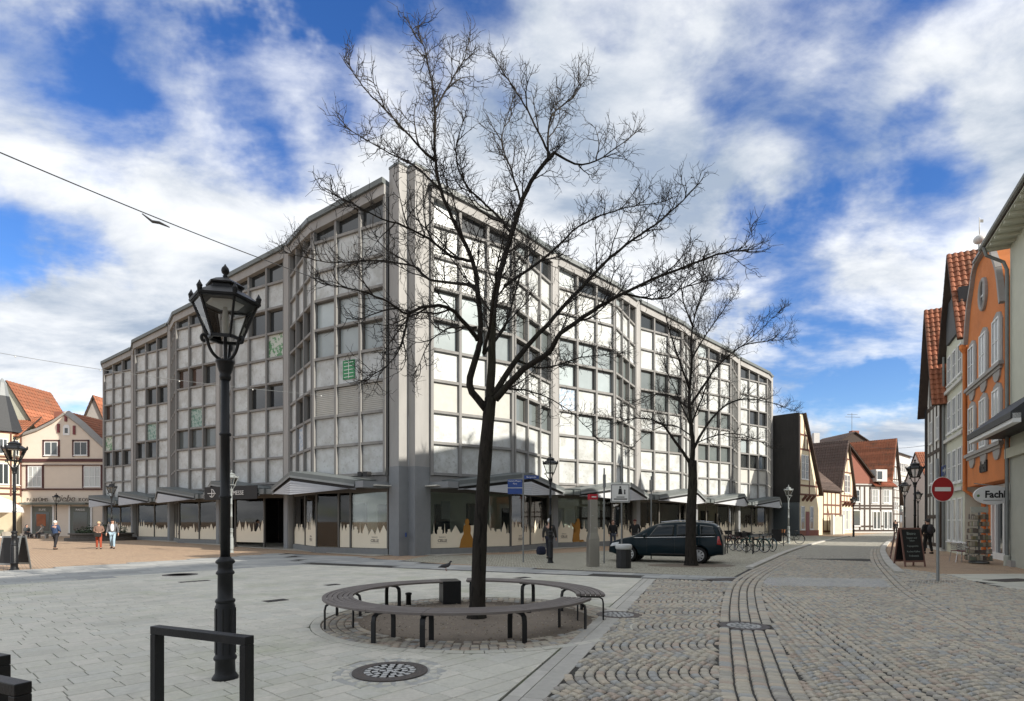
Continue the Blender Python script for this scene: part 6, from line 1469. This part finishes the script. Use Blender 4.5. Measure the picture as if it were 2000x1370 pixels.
# ------------------------------------------------------------------ bicycles
def bicycle(label, loc, rz, frame_c, basket=None):
    root = thing('bicycle', label, 'bicycle', (0,0,0), group='bicycles parked by the shop'); fm = cloth(frame_c)
    for x in (-.54,.54):
        Wm = Matrix.Translation((x,0,.34)) @ Matrix.Rotation(R(90),4,'X')
        b = MB(Wm); b.tube([(.325*math.cos(2*math.pi*i/28),.325*math.sin(2*math.pi*i/28),0) for i in range(29)], .019, 6, False); wh = b.build('wheel', M['tyre'], root, True)
        b = MB(Wm)
        for i in range(12): a = 2*math.pi*i/12; b.tube([(.02*math.cos(a),.02*math.sin(a),.01*(-1)**i),(.31*math.cos(a),.31*math.sin(a),0)], .0025, 3, False)
        b.tube([(.303*math.cos(2*math.pi*i/24),.303*math.sin(2*math.pi*i/24),0) for i in range(25)], .009, 5, False); b.tube([(0,0,-.05),(0,0,.05)], .02, 6); b.build('rim', M['alloy'], wh)
        b = MB(Wm); b.tube([(.36*math.cos(R(q_)),.36*math.sin(R(q_)),0) for q_ in range(20 if x > 0 else 60,190 if x < 0 else 150,14)], .02, 5, False); b.build('mudguard', fm, root)
    b = MB(); A, Bq, C, D_, E_ = (-.54,0,.34), (-.10,0,.30), (-.24,0,.80), (.36,0,.82), (.33,0,.62)
    for p_, q_ in ((A,Bq),(A,(-.22,0,.72)),(Bq,C),(Bq,E_),((-.20,0,.62),D_),(E_,(.375,0,.90)),(E_,(.54,0,.34))): b.tube([p_,q_], .018, 6)
    b.build('frame', fm, root)
    b = MB(); b.tube([(.375,0,.88),(.37,0,1.0)], .013, 6); b.tube([(.22,-.29,1.03),(.33,-.22,1.06),(.38,0,1.02),(.33,.22,1.06),(.22,.29,1.03)], .012, 6); b.build('handlebar', M['iron'], root)
    b = MB(); b.tube([(-.24,0,.80),(-.27,0,.93)], .012, 6); b.ball((-.30,0,.955), .13, 10, 6, (1.0,.62,.28)); b.build('saddle', M['black'], root, True)
    b = MB(); b.tube([(-.10,-.08,.30),(-.02,-.09,.14)], .01, 5); b.tube([(-.10,.08,.30),(-.18,.09,.46)], .01, 5); b.tube([(-.10+.09*math.cos(i*math.pi/6),.045,.30+.09*math.sin(i*math.pi/6)) for i in range(13)], .008, 4, False); b.build('crank', M['iron'], root)
    b = MB(); b.box((-.75,-.07,.70),(-.38,.07,.715)); b.tube([(-.54,.06,.34),(-.6,.06,.70)], .006, 4); b.tube([(-.54,-.06,.34),(-.6,-.06,.70)], .006, 4); b.build('carrier', M['iron'], root)
    if basket:
        b = MB(); b.add([(.42,-.15,.80),(.64,-.15,.80),(.64,.15,.80),(.42,.15,.80),(.38,-.19,1.04),(.70,-.19,1.04),(.70,.19,1.04),(.38,.19,1.04)], [(3,2,1,0),(0,1,5,4),(1,2,6,5),(2,3,7,6),(3,0,4,7)]); o = b.build('basket', cloth(basket), root); sm = o.modifiers.new('s','SOLIDIFY'); sm.thickness = .02
    root.matrix_basis = xf(loc, rz); WM[root] = xf(loc, rz); return root
bicycle('bicycle with a green frame leaning at the nearest steel rail', P(1475,1079), R(122), (.02,.10,.09), (.03,.03,.03))
bicycle('black bicycle at the left of the green framed one', P(1459,1078), R(115), (.015,.015,.016), (.02,.02,.02))
bicycle('pale blue grey bicycle seen end on right of the green one', P(1497,1077), R(100), (.22,.28,.30))
bicycle('dark bicycle close behind the car tail light', P(1417,1075), R(118), (.02,.02,.022))
bicycle('maroon bicycle in the middle of the rails behind the car', P(1436,1070), R(118), (.10,.02,.025), (.02,.02,.02))
bicycle('black bicycle farthest back by the shop windows', P(1446,1066), R(110), (.02,.02,.02))
bicycle('black bicycle with a tan wooden crate by the pale lantern', P(1545,1063), R(150), (.02,.02,.02), (.33,.15,.07))
def rail(label, px, py, ln=.8):
    q = gp(px,py); u = Vector((.45,.9,0)).normalized(); root = thing('bicycle_rail', label, 'bicycle rail', q, group='bicycle rails behind the car')
    for e in (0, ln): b = MB(); b.tube([q+u*e, q+u*e+Vector((0,0,.85))], .024, 8); b.build('post', M['iron'], root)
    b = MB(); b.tube([q+Vector((0,0,.85)), q+u*ln+Vector((0,0,.85))], .024, 8); b.build('top_bar', M['iron'], root)
for px, py, lab in ((1417,1083,'bicycle rail nearest the car tail light'), (1434,1074,'second bicycle rail behind the car'), (1457,1081,'bicycle rail holding the black bicycle'), (1470,1083,'bicycle rail holding the green bicycle'), (1490,1078,'bicycle rail holding the pale bicycle'), (1508,1073,'bicycle rail left of the small dark board')): rail(lab, px, py)
q = gp(1517,1067); b = MB(xf((q.x,q.y,0), .2)); b.box((-.35,-.03,.3),(.35,.03,1.1)); bb = b.build('board_panel', M['black']); tag(bb, 'small dark notice board on a stand by the rails', 'notice board'); bb.name = 'notice_board'
b = MB(xf((q.x,q.y,0), .2)); b.tube([(0,0,0),(0,0,.3)], .04, 6); b.tube([(.5,0,0),(.5,0,1.1)], .03, 6); b.build('stand', M['black'], bb)
# ------------------------------------------------------------------ posts, signs, pay column, bin
M['galv'] = mat('galv', (.24,.25,.25), .45, .12, 6, metal=.5); M['signred'] = mat('signred', (.36,.012,.016), .4, .05, 4); M['signblue'] = mat('signblue', (.03,.07,.25), .4, .08, 4); M['steel'] = mat('steel', (.40,.385,.36), .32, .08, 2, metal=.85, stretch=(8,8,.3)); M['redcap'] = mat('redcap', (.42,.02,.035), .4, .05, 4)
def post(label, px, py, h, r=.03, name='sign_post'):
    q = gp(px,py); root = thing(name, label, 'sign post', q); b = MB(); b.tube([q, q+Vector((0,0,h))], r, 10); b.build('pole', M['galv'], root); return root, q
def plate(root, q, z0, z1, x0, x1, m, txt=None, tm='white', ts=.1, rz=0, off=-.045, name='sign_plate'):
    F = frame((q.x,q.y), (math.cos(rz),math.sin(rz)), (math.sin(rz),-math.cos(rz))); b = MB(F); b.box((x0,-off-.008,z0),(x1,-off+.008,z1)); pl = smoothmod(b.build(name, M[m], root), .004)
    if txt:
        b = MB(F); 
        for i, t_ in enumerate(txt): text_mb(b, t_, ts, ((x0+x1)/2,-off+.009,z1-ts*1.05-i*ts*1.25), depth=.003)
        b.build('lettering', M[tm], pl)
    return pl
rt, q = post('post with blue street name signs in front of the shop', 1022, 1099, 3.55)
plate(rt, q, 2.98, 3.30, -.62, -.04, 'signblue', ['Robert-Meyer-', 'Platz'], ts=.085); plate(rt, q, 3.32, 3.46, .03, .62, 'signblue', ['Bergstraße'], ts=.09)
q2 = gp(1022,1099); b = MB(frame((q2.x,q2.y),(1,0),(0,-1))); b.box((-.62,.04,2.72),(-.04,.055,2.95)); b.build('sign_plate', M['signblue'], rt)
rt, q = post('galvanised post left of the pay column with small box', 1180, 1101, 3.7); b = MB(); b.cbox((q.x,q.y-.05,3.2),(.10,.1,.5)); b.build('box', M['galv'], rt)
rt, q = post('post with a white framed pedestrian zone sign', 1214, 1103, 3.9); pl = plate(rt, q, 2.35, 3.05, -.42, .30, 'white', None)
F = frame((q.x,q.y),(1,0),(0,-1)); b = MB(F)
for (x0,x1,z0,z1) in ((-.40,.28,2.37,2.39),(-.40,.28,3.01,3.03),(-.40,-.38,2.39,3.01),(.26,.28,2.39,3.01)): b.box((x0,.054,z0),(x1,.058,z1))
b.ball((-.06,.056,2.93), .04, 10, 6, (1,.1,1)); b.wallpoly([(-.14,2.66),(.02,2.66),(-.01,2.88),(-.11,2.88)], .054, .058); b.wallpoly([(.08,2.66),(.14,2.66),(.13,2.78),(.09,2.78)], .054, .058); b.ball((.11,.056,2.81), .03, 8, 6, (1,.1,1)); b.box((-.3,.054,2.46),(.2,.057,2.50)); b.box((-.2,.054,2.54),(.1,.057,2.57)); b.build('pictogram', M['black'], pl)
b = MB(F); b.box((-.34,.0,3.08),(-.02,.05,4.3)); b.build('stripe', M['galv'], rt) if False else None
rt, q = post('plain post behind the car with a small sign edge on', 1272, 1092, 3.6); b = MB(); b.cbox((q.x,q.y,3.2),(.05,.5,.5)); b.build('sign_plate', M['galv'], rt)
# no entry sign
q = gp(1832,1138); root = thing('no_entry_sign', 'red and white no entry sign with blue arrow plate on a leaning post', 'traffic sign', q)
b = MB(); top = q+Vector((.16,.25,3.35)); b.tube([q, top], .036, 12); b.build('pole', M['galv'], root)
hd_ = q+(top-q)*(2.30/3.35)+Vector((.10,-.05,0)); F = frame((hd_.x,hd_.y),(1,.10),(.10,-1)); zc = 2.51
b = MB(F); b.wallpoly([(.335*math.cos(x*math.pi/24),zc+.335*math.sin(x*math.pi/24)) for x in range(48)], -.005, .012); sg_ = b.build('sign_rim', M['white'], root)
b = MB(F); b.wallpoly([(.322*math.cos(x*math.pi/24),zc+.322*math.sin(x*math.pi/24)) for x in range(48)], .0125, .016); b.build('red_disc', M['signred'], sg_)
b = MB(F); b.box((-.235,.0165,zc-.055),(.235,.019,zc+.055)); b.build('white_bar', M['white'], sg_)
F2 = frame((hd_.x,hd_.y+.02),(.75,.66),(.66,-.75)); b = MB(F2); b.wallpoly([(-.02,2.86),(.40,2.93),(.40,3.20),(-.02,3.12)], -.006, .008); ap_ = b.build('arrow_plate', M['signblue'], root)
b = MB(F2); b.wallpoly([(.03,2.98),(.22,3.01),(.22,2.945),(.36,3.06),(.22,3.13),(.22,3.07),(.03,3.04)][::1], .0085, .012); b.build('arrow', M['white'], ap_)
# pay column
q = gp(1158,1107); root = thing('pay_column', 'tall stainless steel column with a red top beside the waste bin', 'pay column', q)
F = xf((q.x,q.y,0), .25); b = MB(F); b.add([(-.20,-.14,0),(.20,-.14,0),(.20,.14,0),(-.20,.14,0),(-.20,-.14,1.0),(.20,-.14,1.0),(.20,.14,1.0),(-.20,.14,1.0),(-.15,-.11,1.22),(.15,-.11,1.22),(.15,.14,1.22),(-.15,.14,1.22),(-.14,-.10,2.42),(.14,-.10,2.42),(.14,.13,2.42),(-.14,.13,2.42)],
    [(3,2,1,0)]+[(4*i+j,4*i+(j+1)%4,4*i+4+(j+1)%4,4*i+4+j) for i in range(3) for j in range(4)]+[(12,13,14,15)]); smoothmod(b.build('housing', M['steel'], root), .008)
b = MB(F); b.box((-.15,-.105,2.423),(.15,.135,2.62)); cp_ = b.build('red_top', M['redcap'], root)
b = MB(F); b.M = F @ Matrix.Rotation(0,4,'Z'); b.box((-.09,-.109,2.50),(.09,-.106,2.54)); b.build('print', M['white'], cp_)
for (x, z) in ((-.06,1.85),(-.12,1.5),(.05,1.4)): b = MB(F); b.ball((x,-.11,z), .018, 8, 6, (1,.4,1)); b.build('button', M['chrome'], root)
# waste bin
q = gp(1218,1110); root = thing('waste_bin', 'black waste bin with a pale lid in front of the car', 'waste bin', q)
b = MB(xf(q,.1)); b.lathe([(.25,0),(.26,.05),(.255,.66)], 10, rot=.3); smoothmod(b.build('body', M['plastic'], root), .01)
b = MB(xf(q,.1)); b.lathe([(.255,.66),(.285,.70),(.29,.80),(.26,.84),(.12,.85),(.10,.80)], 20, (0,0,0)); b.build('lid', mat('lidgrey', (.50,.51,.50), .4, .05), root, True)
b = MB(xf(q,.1)); b.lathe([(.005,.852),(.11,.853)], 16); b.build('opening', M['black'], root)
# chalkboard A-frames
M['boardwood'] = mat('boardwood', (.20,.105,.085), .6, .15, 8); M['chalk'] = mat('chalk', (.28,.33,.31), .9)
def aboard(label, px, py, w, h, rz, dark='black', legs='boardwood', txt=()):
    q = gp(px,py); root = thing('chalkboard', label, 'chalkboard', q, group='folding chalkboards'); X = xf(q, rz)
    lean = .16
    for s in (-1,1):
        Fp = X @ Matrix.Translation((0,s*.26,0)) @ Matrix.Rotation(s*lean,4,'X'); b = MB(Fp)
        for sx in (-1,1): b.box((sx*w/2-.025,-.015,.0),(sx*w/2+.025,.015,h))
        b.box((-w/2+.026,-.014,h-.06),(w/2-.026,.014,h)); b.box((-w/2+.026,-.014,.16),(w/2-.026,.014,.22)); fr_ = b.build('frame', M[legs], root)
        b = MB(Fp); b.box((-w/2+.026,-.008,.221),(w/2-.026,.008,h-.061)); pn = b.build('slate', M[dark], root)
        if s < 0 and txt:
            for (t_, sz, zz_) in txt:
                bt = MB(Fp @ Matrix(((1,0,0,0),(0,-1,0,0),(0,0,1,0),(0,0,0,1)))); text_mb(bt, t_, sz, (0,.010,zz_), depth=.002); stuff(bt.build('chalk_writing', M['chalk'], pn))
aboard('large chalkboard with chalk writing on the right pavement', 1776, 1106, .80, 1.42, R(8), txt=(('Bistro', .15, 1.16), ('Suppen und', .09, 1.02), ('Salate', .09, .92), ('Tagesgericht', .09, .72), ('Kuchen Kaffee', .09, .52), ('Frühstück', .10, .36)))
aboard('narrow dark board half hidden behind the large chalkboard', 1752, 1092, .55, 1.2, R(60))
aboard('dark folding board with metal legs before the lantern at the left edge', 28, 1112, .75, 1.15, R(-12), legs='galv')
# postcard rack
q = gp(1912,1101); root = thing('postcard_rack', 'tiered rack full of cards and small goods before the shop', 'display rack', q)
M['card'] = rampmat('card', [(.28,.25,.19), (.13,.11,.09), (.20,.18,.10), (.36,.33,.28), (.10,.08,.07), (.22,.16,.10), (.16,.18,.14)], .6, .15, 30, 0)
X = xf(q, R(-20)); b = MB(X); b.tube([(0,0,0),(0,0,2.05)], .03, 8); b.lathe([(.32,.02),(.34,.05),(.3,.09)], 12); b.build('stand', M['galv'], root)
for t_ in range(7):
    z = .12+t_*.265; wd = .36-.022*t_; b = MB(X); b.box((-wd,-.28,z),(wd,.28,z+.02)); tr_ = b.build('shelf', M['frame_bronze'], root)
    for k in range(7):
        b = MB(X); x = -wd+.05+k*(2*wd-.10)/6; hh = random.uniform(.12,.20); b.box((x-.045,-.27+random.uniform(0,.05),z+.022),(x+.042,-.19,z+.022+hh)); b.build('goods', M['card'], tr_)
        b = MB(X); y = -.25+k*.085; b.box((-wd-.01,y-.035,z+.022),(-wd+.1,y+.035,z+.02+hh)); b.build('goods', M['card'], tr_)
b = MB(X); b.box((-.28,-.06,1.98),(.28,-.03,2.2)); b.build('header_card', mat('hdr', (.45,.46,.40), .6, .2, 6), root)
# cafe chairs
def chair(label, px, py, rz):
    q = gp(px,py); root = thing('cafe_chair', label, 'chair', q, group='metal cafe chairs by the shop'); X = xf(q, rz); mt = M['chrome']
    b = MB(X); b.box((-.21,-.21,.43),(.21,.21,.455)); smoothmod(b.build('seat', cloth((.12,.03,.04)), root), .01)
    for sx in (-1,1):
        for sy in (-1,1): b = MB(X); b.tube([(sx*.24,sy*.24,0),(sx*.19,sy*.19,.43)], .013, 8); b.build('leg', mt, root)
    b = MB(X); b.tube(catmull([Vector(p_) for p_ in ((-.23,-.22,.43),(-.25,-.20,.64),(-.25,.05,.68),(-.20,.24,.76),(0,.28,.80),(.20,.24,.76),(.25,.05,.68),(.25,-.20,.64),(.23,-.22,.43))],3), .014, 8); b.build('arm_rail', mt, root, True)
    b = MB(X); 
    for k in range(4): b.bar((-.18,.22+.01*k,.52+k*.07),(.18,.22+.01*k,.52+k*.07), .02, .045)
    b.build('back_slats', mt, root)
chair('metal cafe chair farthest left of the postcard rack', 1874, 1097, R(110)); chair('second metal cafe chair, touching the postcard rack', 1886, 1099, R(118))
# pigeon
q = gp(871,1116); root = thing('pigeon', 'dark pigeon walking on the paving beyond the bench', 'pigeon', q); X = xf((q.x,q.y,.016), R(0), 1.35)
b = MB(X); b.tube([(-.19,0,.085),(-.10,0,.10),(-.03,0,.115),(.05,0,.135),(.085,0,.165),(.098,0,.20),(.115,0,.225),(.140,0,.223),(.158,0,.218)], [.010,.030,.052,.050,.034,.022,.022,.013,.003], 10); bo_ = b.build('body', cloth((.045,.045,.05)), root, True)
b = MB(X); b.ball((-.04,0,.115), .05, 10, 8, (1.9,1.12,.8)); b.build('wings', cloth((.035,.035,.04)), bo_, True)
for s in (-1,1): b = MB(X); b.tube([(.0,s*.02,.08),(.01*s,s*.022,.03),(.0,s*.022,.004),(.03,s*.024,.002)], .0045, 5); b.build('leg', cloth((.25,.08,.06)), bo_)
# planter and market corner at the left
q = gp(165,1057); c = Vector((q.x,q.y+2.0)); root = thing('round_planter', 'broad dark round planter with shrubs on the square before the pink building', 'planter', (c.x,c.y,0))
b = MB(); b.lathe([(2.6,0),(2.6,.22),(2.2,.24),(2.2,.5),(2.35,.52),(2.35,.62),(1.95,.64),(1.95,.55)], 24, (c.x,c.y,0)); b.build('basin', mat('planterwood', (.09,.08,.07), .7, .2, 5), root)
rd = random.Random(4); lf = MB()
for i in range(1500):
    a, r_ = rd.uniform(0,6.28), 1.85*math.sqrt(rd.random()); z = .62+rd.random()**1.5*(1.0-.3*r_)*(1 if math.sin(a*3+1) > -.4 else .35); p_ = Vector((c.x+r_*math.cos(a), c.y+r_*math.sin(a), z)); d1, d2 = rvec(rd)*.07, rvec(rd)*.05; lf.add([p_-d1,p_+d2,p_+d1,p_-d2],[(0,1,2,3)])
stuff(lf.build('leaves', mat('leafdark', (.035,.055,.025), .7, .3, 5, island=.4), root))
for k, (px, py) in enumerate(((52,1052),(82,1052))):
    q = gp(px,py); b = MB(xf((q.x,q.y+.05,0), .1)); b.box((-.5,-.2,.38),(.5,.25,.44)); sb_ = tag(b.build('stone_seat', M['stone']), ['low seat under the person in the dark hooded jacket','low seat under the person in the pale grey jacket'][k], 'bench', 'low seats by the planter')
    b = MB(xf((q.x,q.y+.05,0), .1)); b.box((-.42,-.15,0),(-.3,.2,.379)); b.box((.3,-.15,0),(.42,.2,.379)); b.build('leg', M['stone'], sb_)
q = gp(-14,1080); root = thing('market_parasol', 'white market parasol with goods table cut off by the left edge', 'parasol', q); b = MB(); b.tube([q,q+Vector((0,0,3.0))], .03, 8); b.build('pole', M['winwhite'], root)
b = MB(); b.lathe([(1.25,2.1),(1.2,2.35),(.7,2.75),(.05,3.05)], 8, q); b.build('canopy', M['winwhite'], root); b = MB(); b.box((q.x-1.2,q.y-.5,.8),(q.x+1.1,q.y+.5,.86)); tb_ = b.build('table', M['winwhite'], root)
for sx in (-1,1): b = MB(); b.box((q.x+sx*1.0-.04,q.y-.4,0),(q.x+sx*1.0+.04,q.y+.4,.8)); b.build('trestle', M['stone'], tb_)
for k in range(8): b = MB(); b.box((q.x-1.0+k*.26,q.y-.4,.862),(q.x-.82+k*.26,q.y+.1,1.0+.1*(k%3))); b.build('goods', M['card'], root)
# overhead cables
M['cable'] = mat('cable', (.03,.03,.032), .6, .1, 5)
def cable(label, A, B, sag, r=.012, beads=0, m='cable'):
    A, B = Vector(A), Vector(B); pts = [A+(B-A)*(i/24)-Vector((0,0,sag*4*(i/24)*(1-i/24))) for i in range(25)]; b = MB(); b.tube(pts, r, 5); o = tag(b.build('overhead_cable', M[m]), label, 'cable', 'cables over the square')
    for k in range(beads): p_ = pts[int((k+1)*24/(beads+1))]; b = MB(); b.ball(p_-Vector((0,0,.04)), .03, 8, 6); b.build('clip', M['lampwhite'], o, True)
    return o
def at(px, py, d): return ((px-1000)*d/FPX, d, EYE-(py-1018)*d/FPX)
cb_ = cable('thick dark cable with a knot running from the upper left to the panelled building', at(-250,190,11), at(752,588,27.4), .25, .016)
kn_ = Vector(at(303,432,20.0)); b = MB(); b.tube([kn_+Vector((-.45,0,.25)),kn_+Vector((-.1,0,-.02)),kn_+Vector((.15,0,-.06)),kn_+Vector((.5,0,-.22))], [.02,.05,.05,.02], 6); b.build('knot', M['cable'], cb_)
cable('thin pale cable with clips crossing before the left facade', at(-150,662,22), at(752,780,27.4), .35, .009, 5, 'galv')
cable('thin cable spanning the far street', at(1690,872,60), at(1858,862,30), .3, .012)
cable('second thin cable spanning the far street lower down', at(1700,905,75), at(1850,896,33), .3, .012)
# roof finial behind the orange house
q = Vector(at(1913,500,30)); root = thing('roof_finial', 'pale ball finial with vane on the tiled ridge behind the orange house', 'finial', q); b = MB(); b.tube([q-Vector((0,0,.3)),q+Vector((0,0,.6))], .06, 8); b.ball(q+Vector((0,0,.85)), .27, 14, 10, (1,1,.85)); b.tube([q+Vector((0,0,1.0)),q+Vector((0,0,2.0))], .025, 6); b.build('ball', M['lampwhite'], root, True); b = MB(); b.box((q.x-.02,q.y-.01,q.z+1.75),(q.x+.2,q.y+.01,q.z+1.9)); b.build('vane', M['iron'], root)
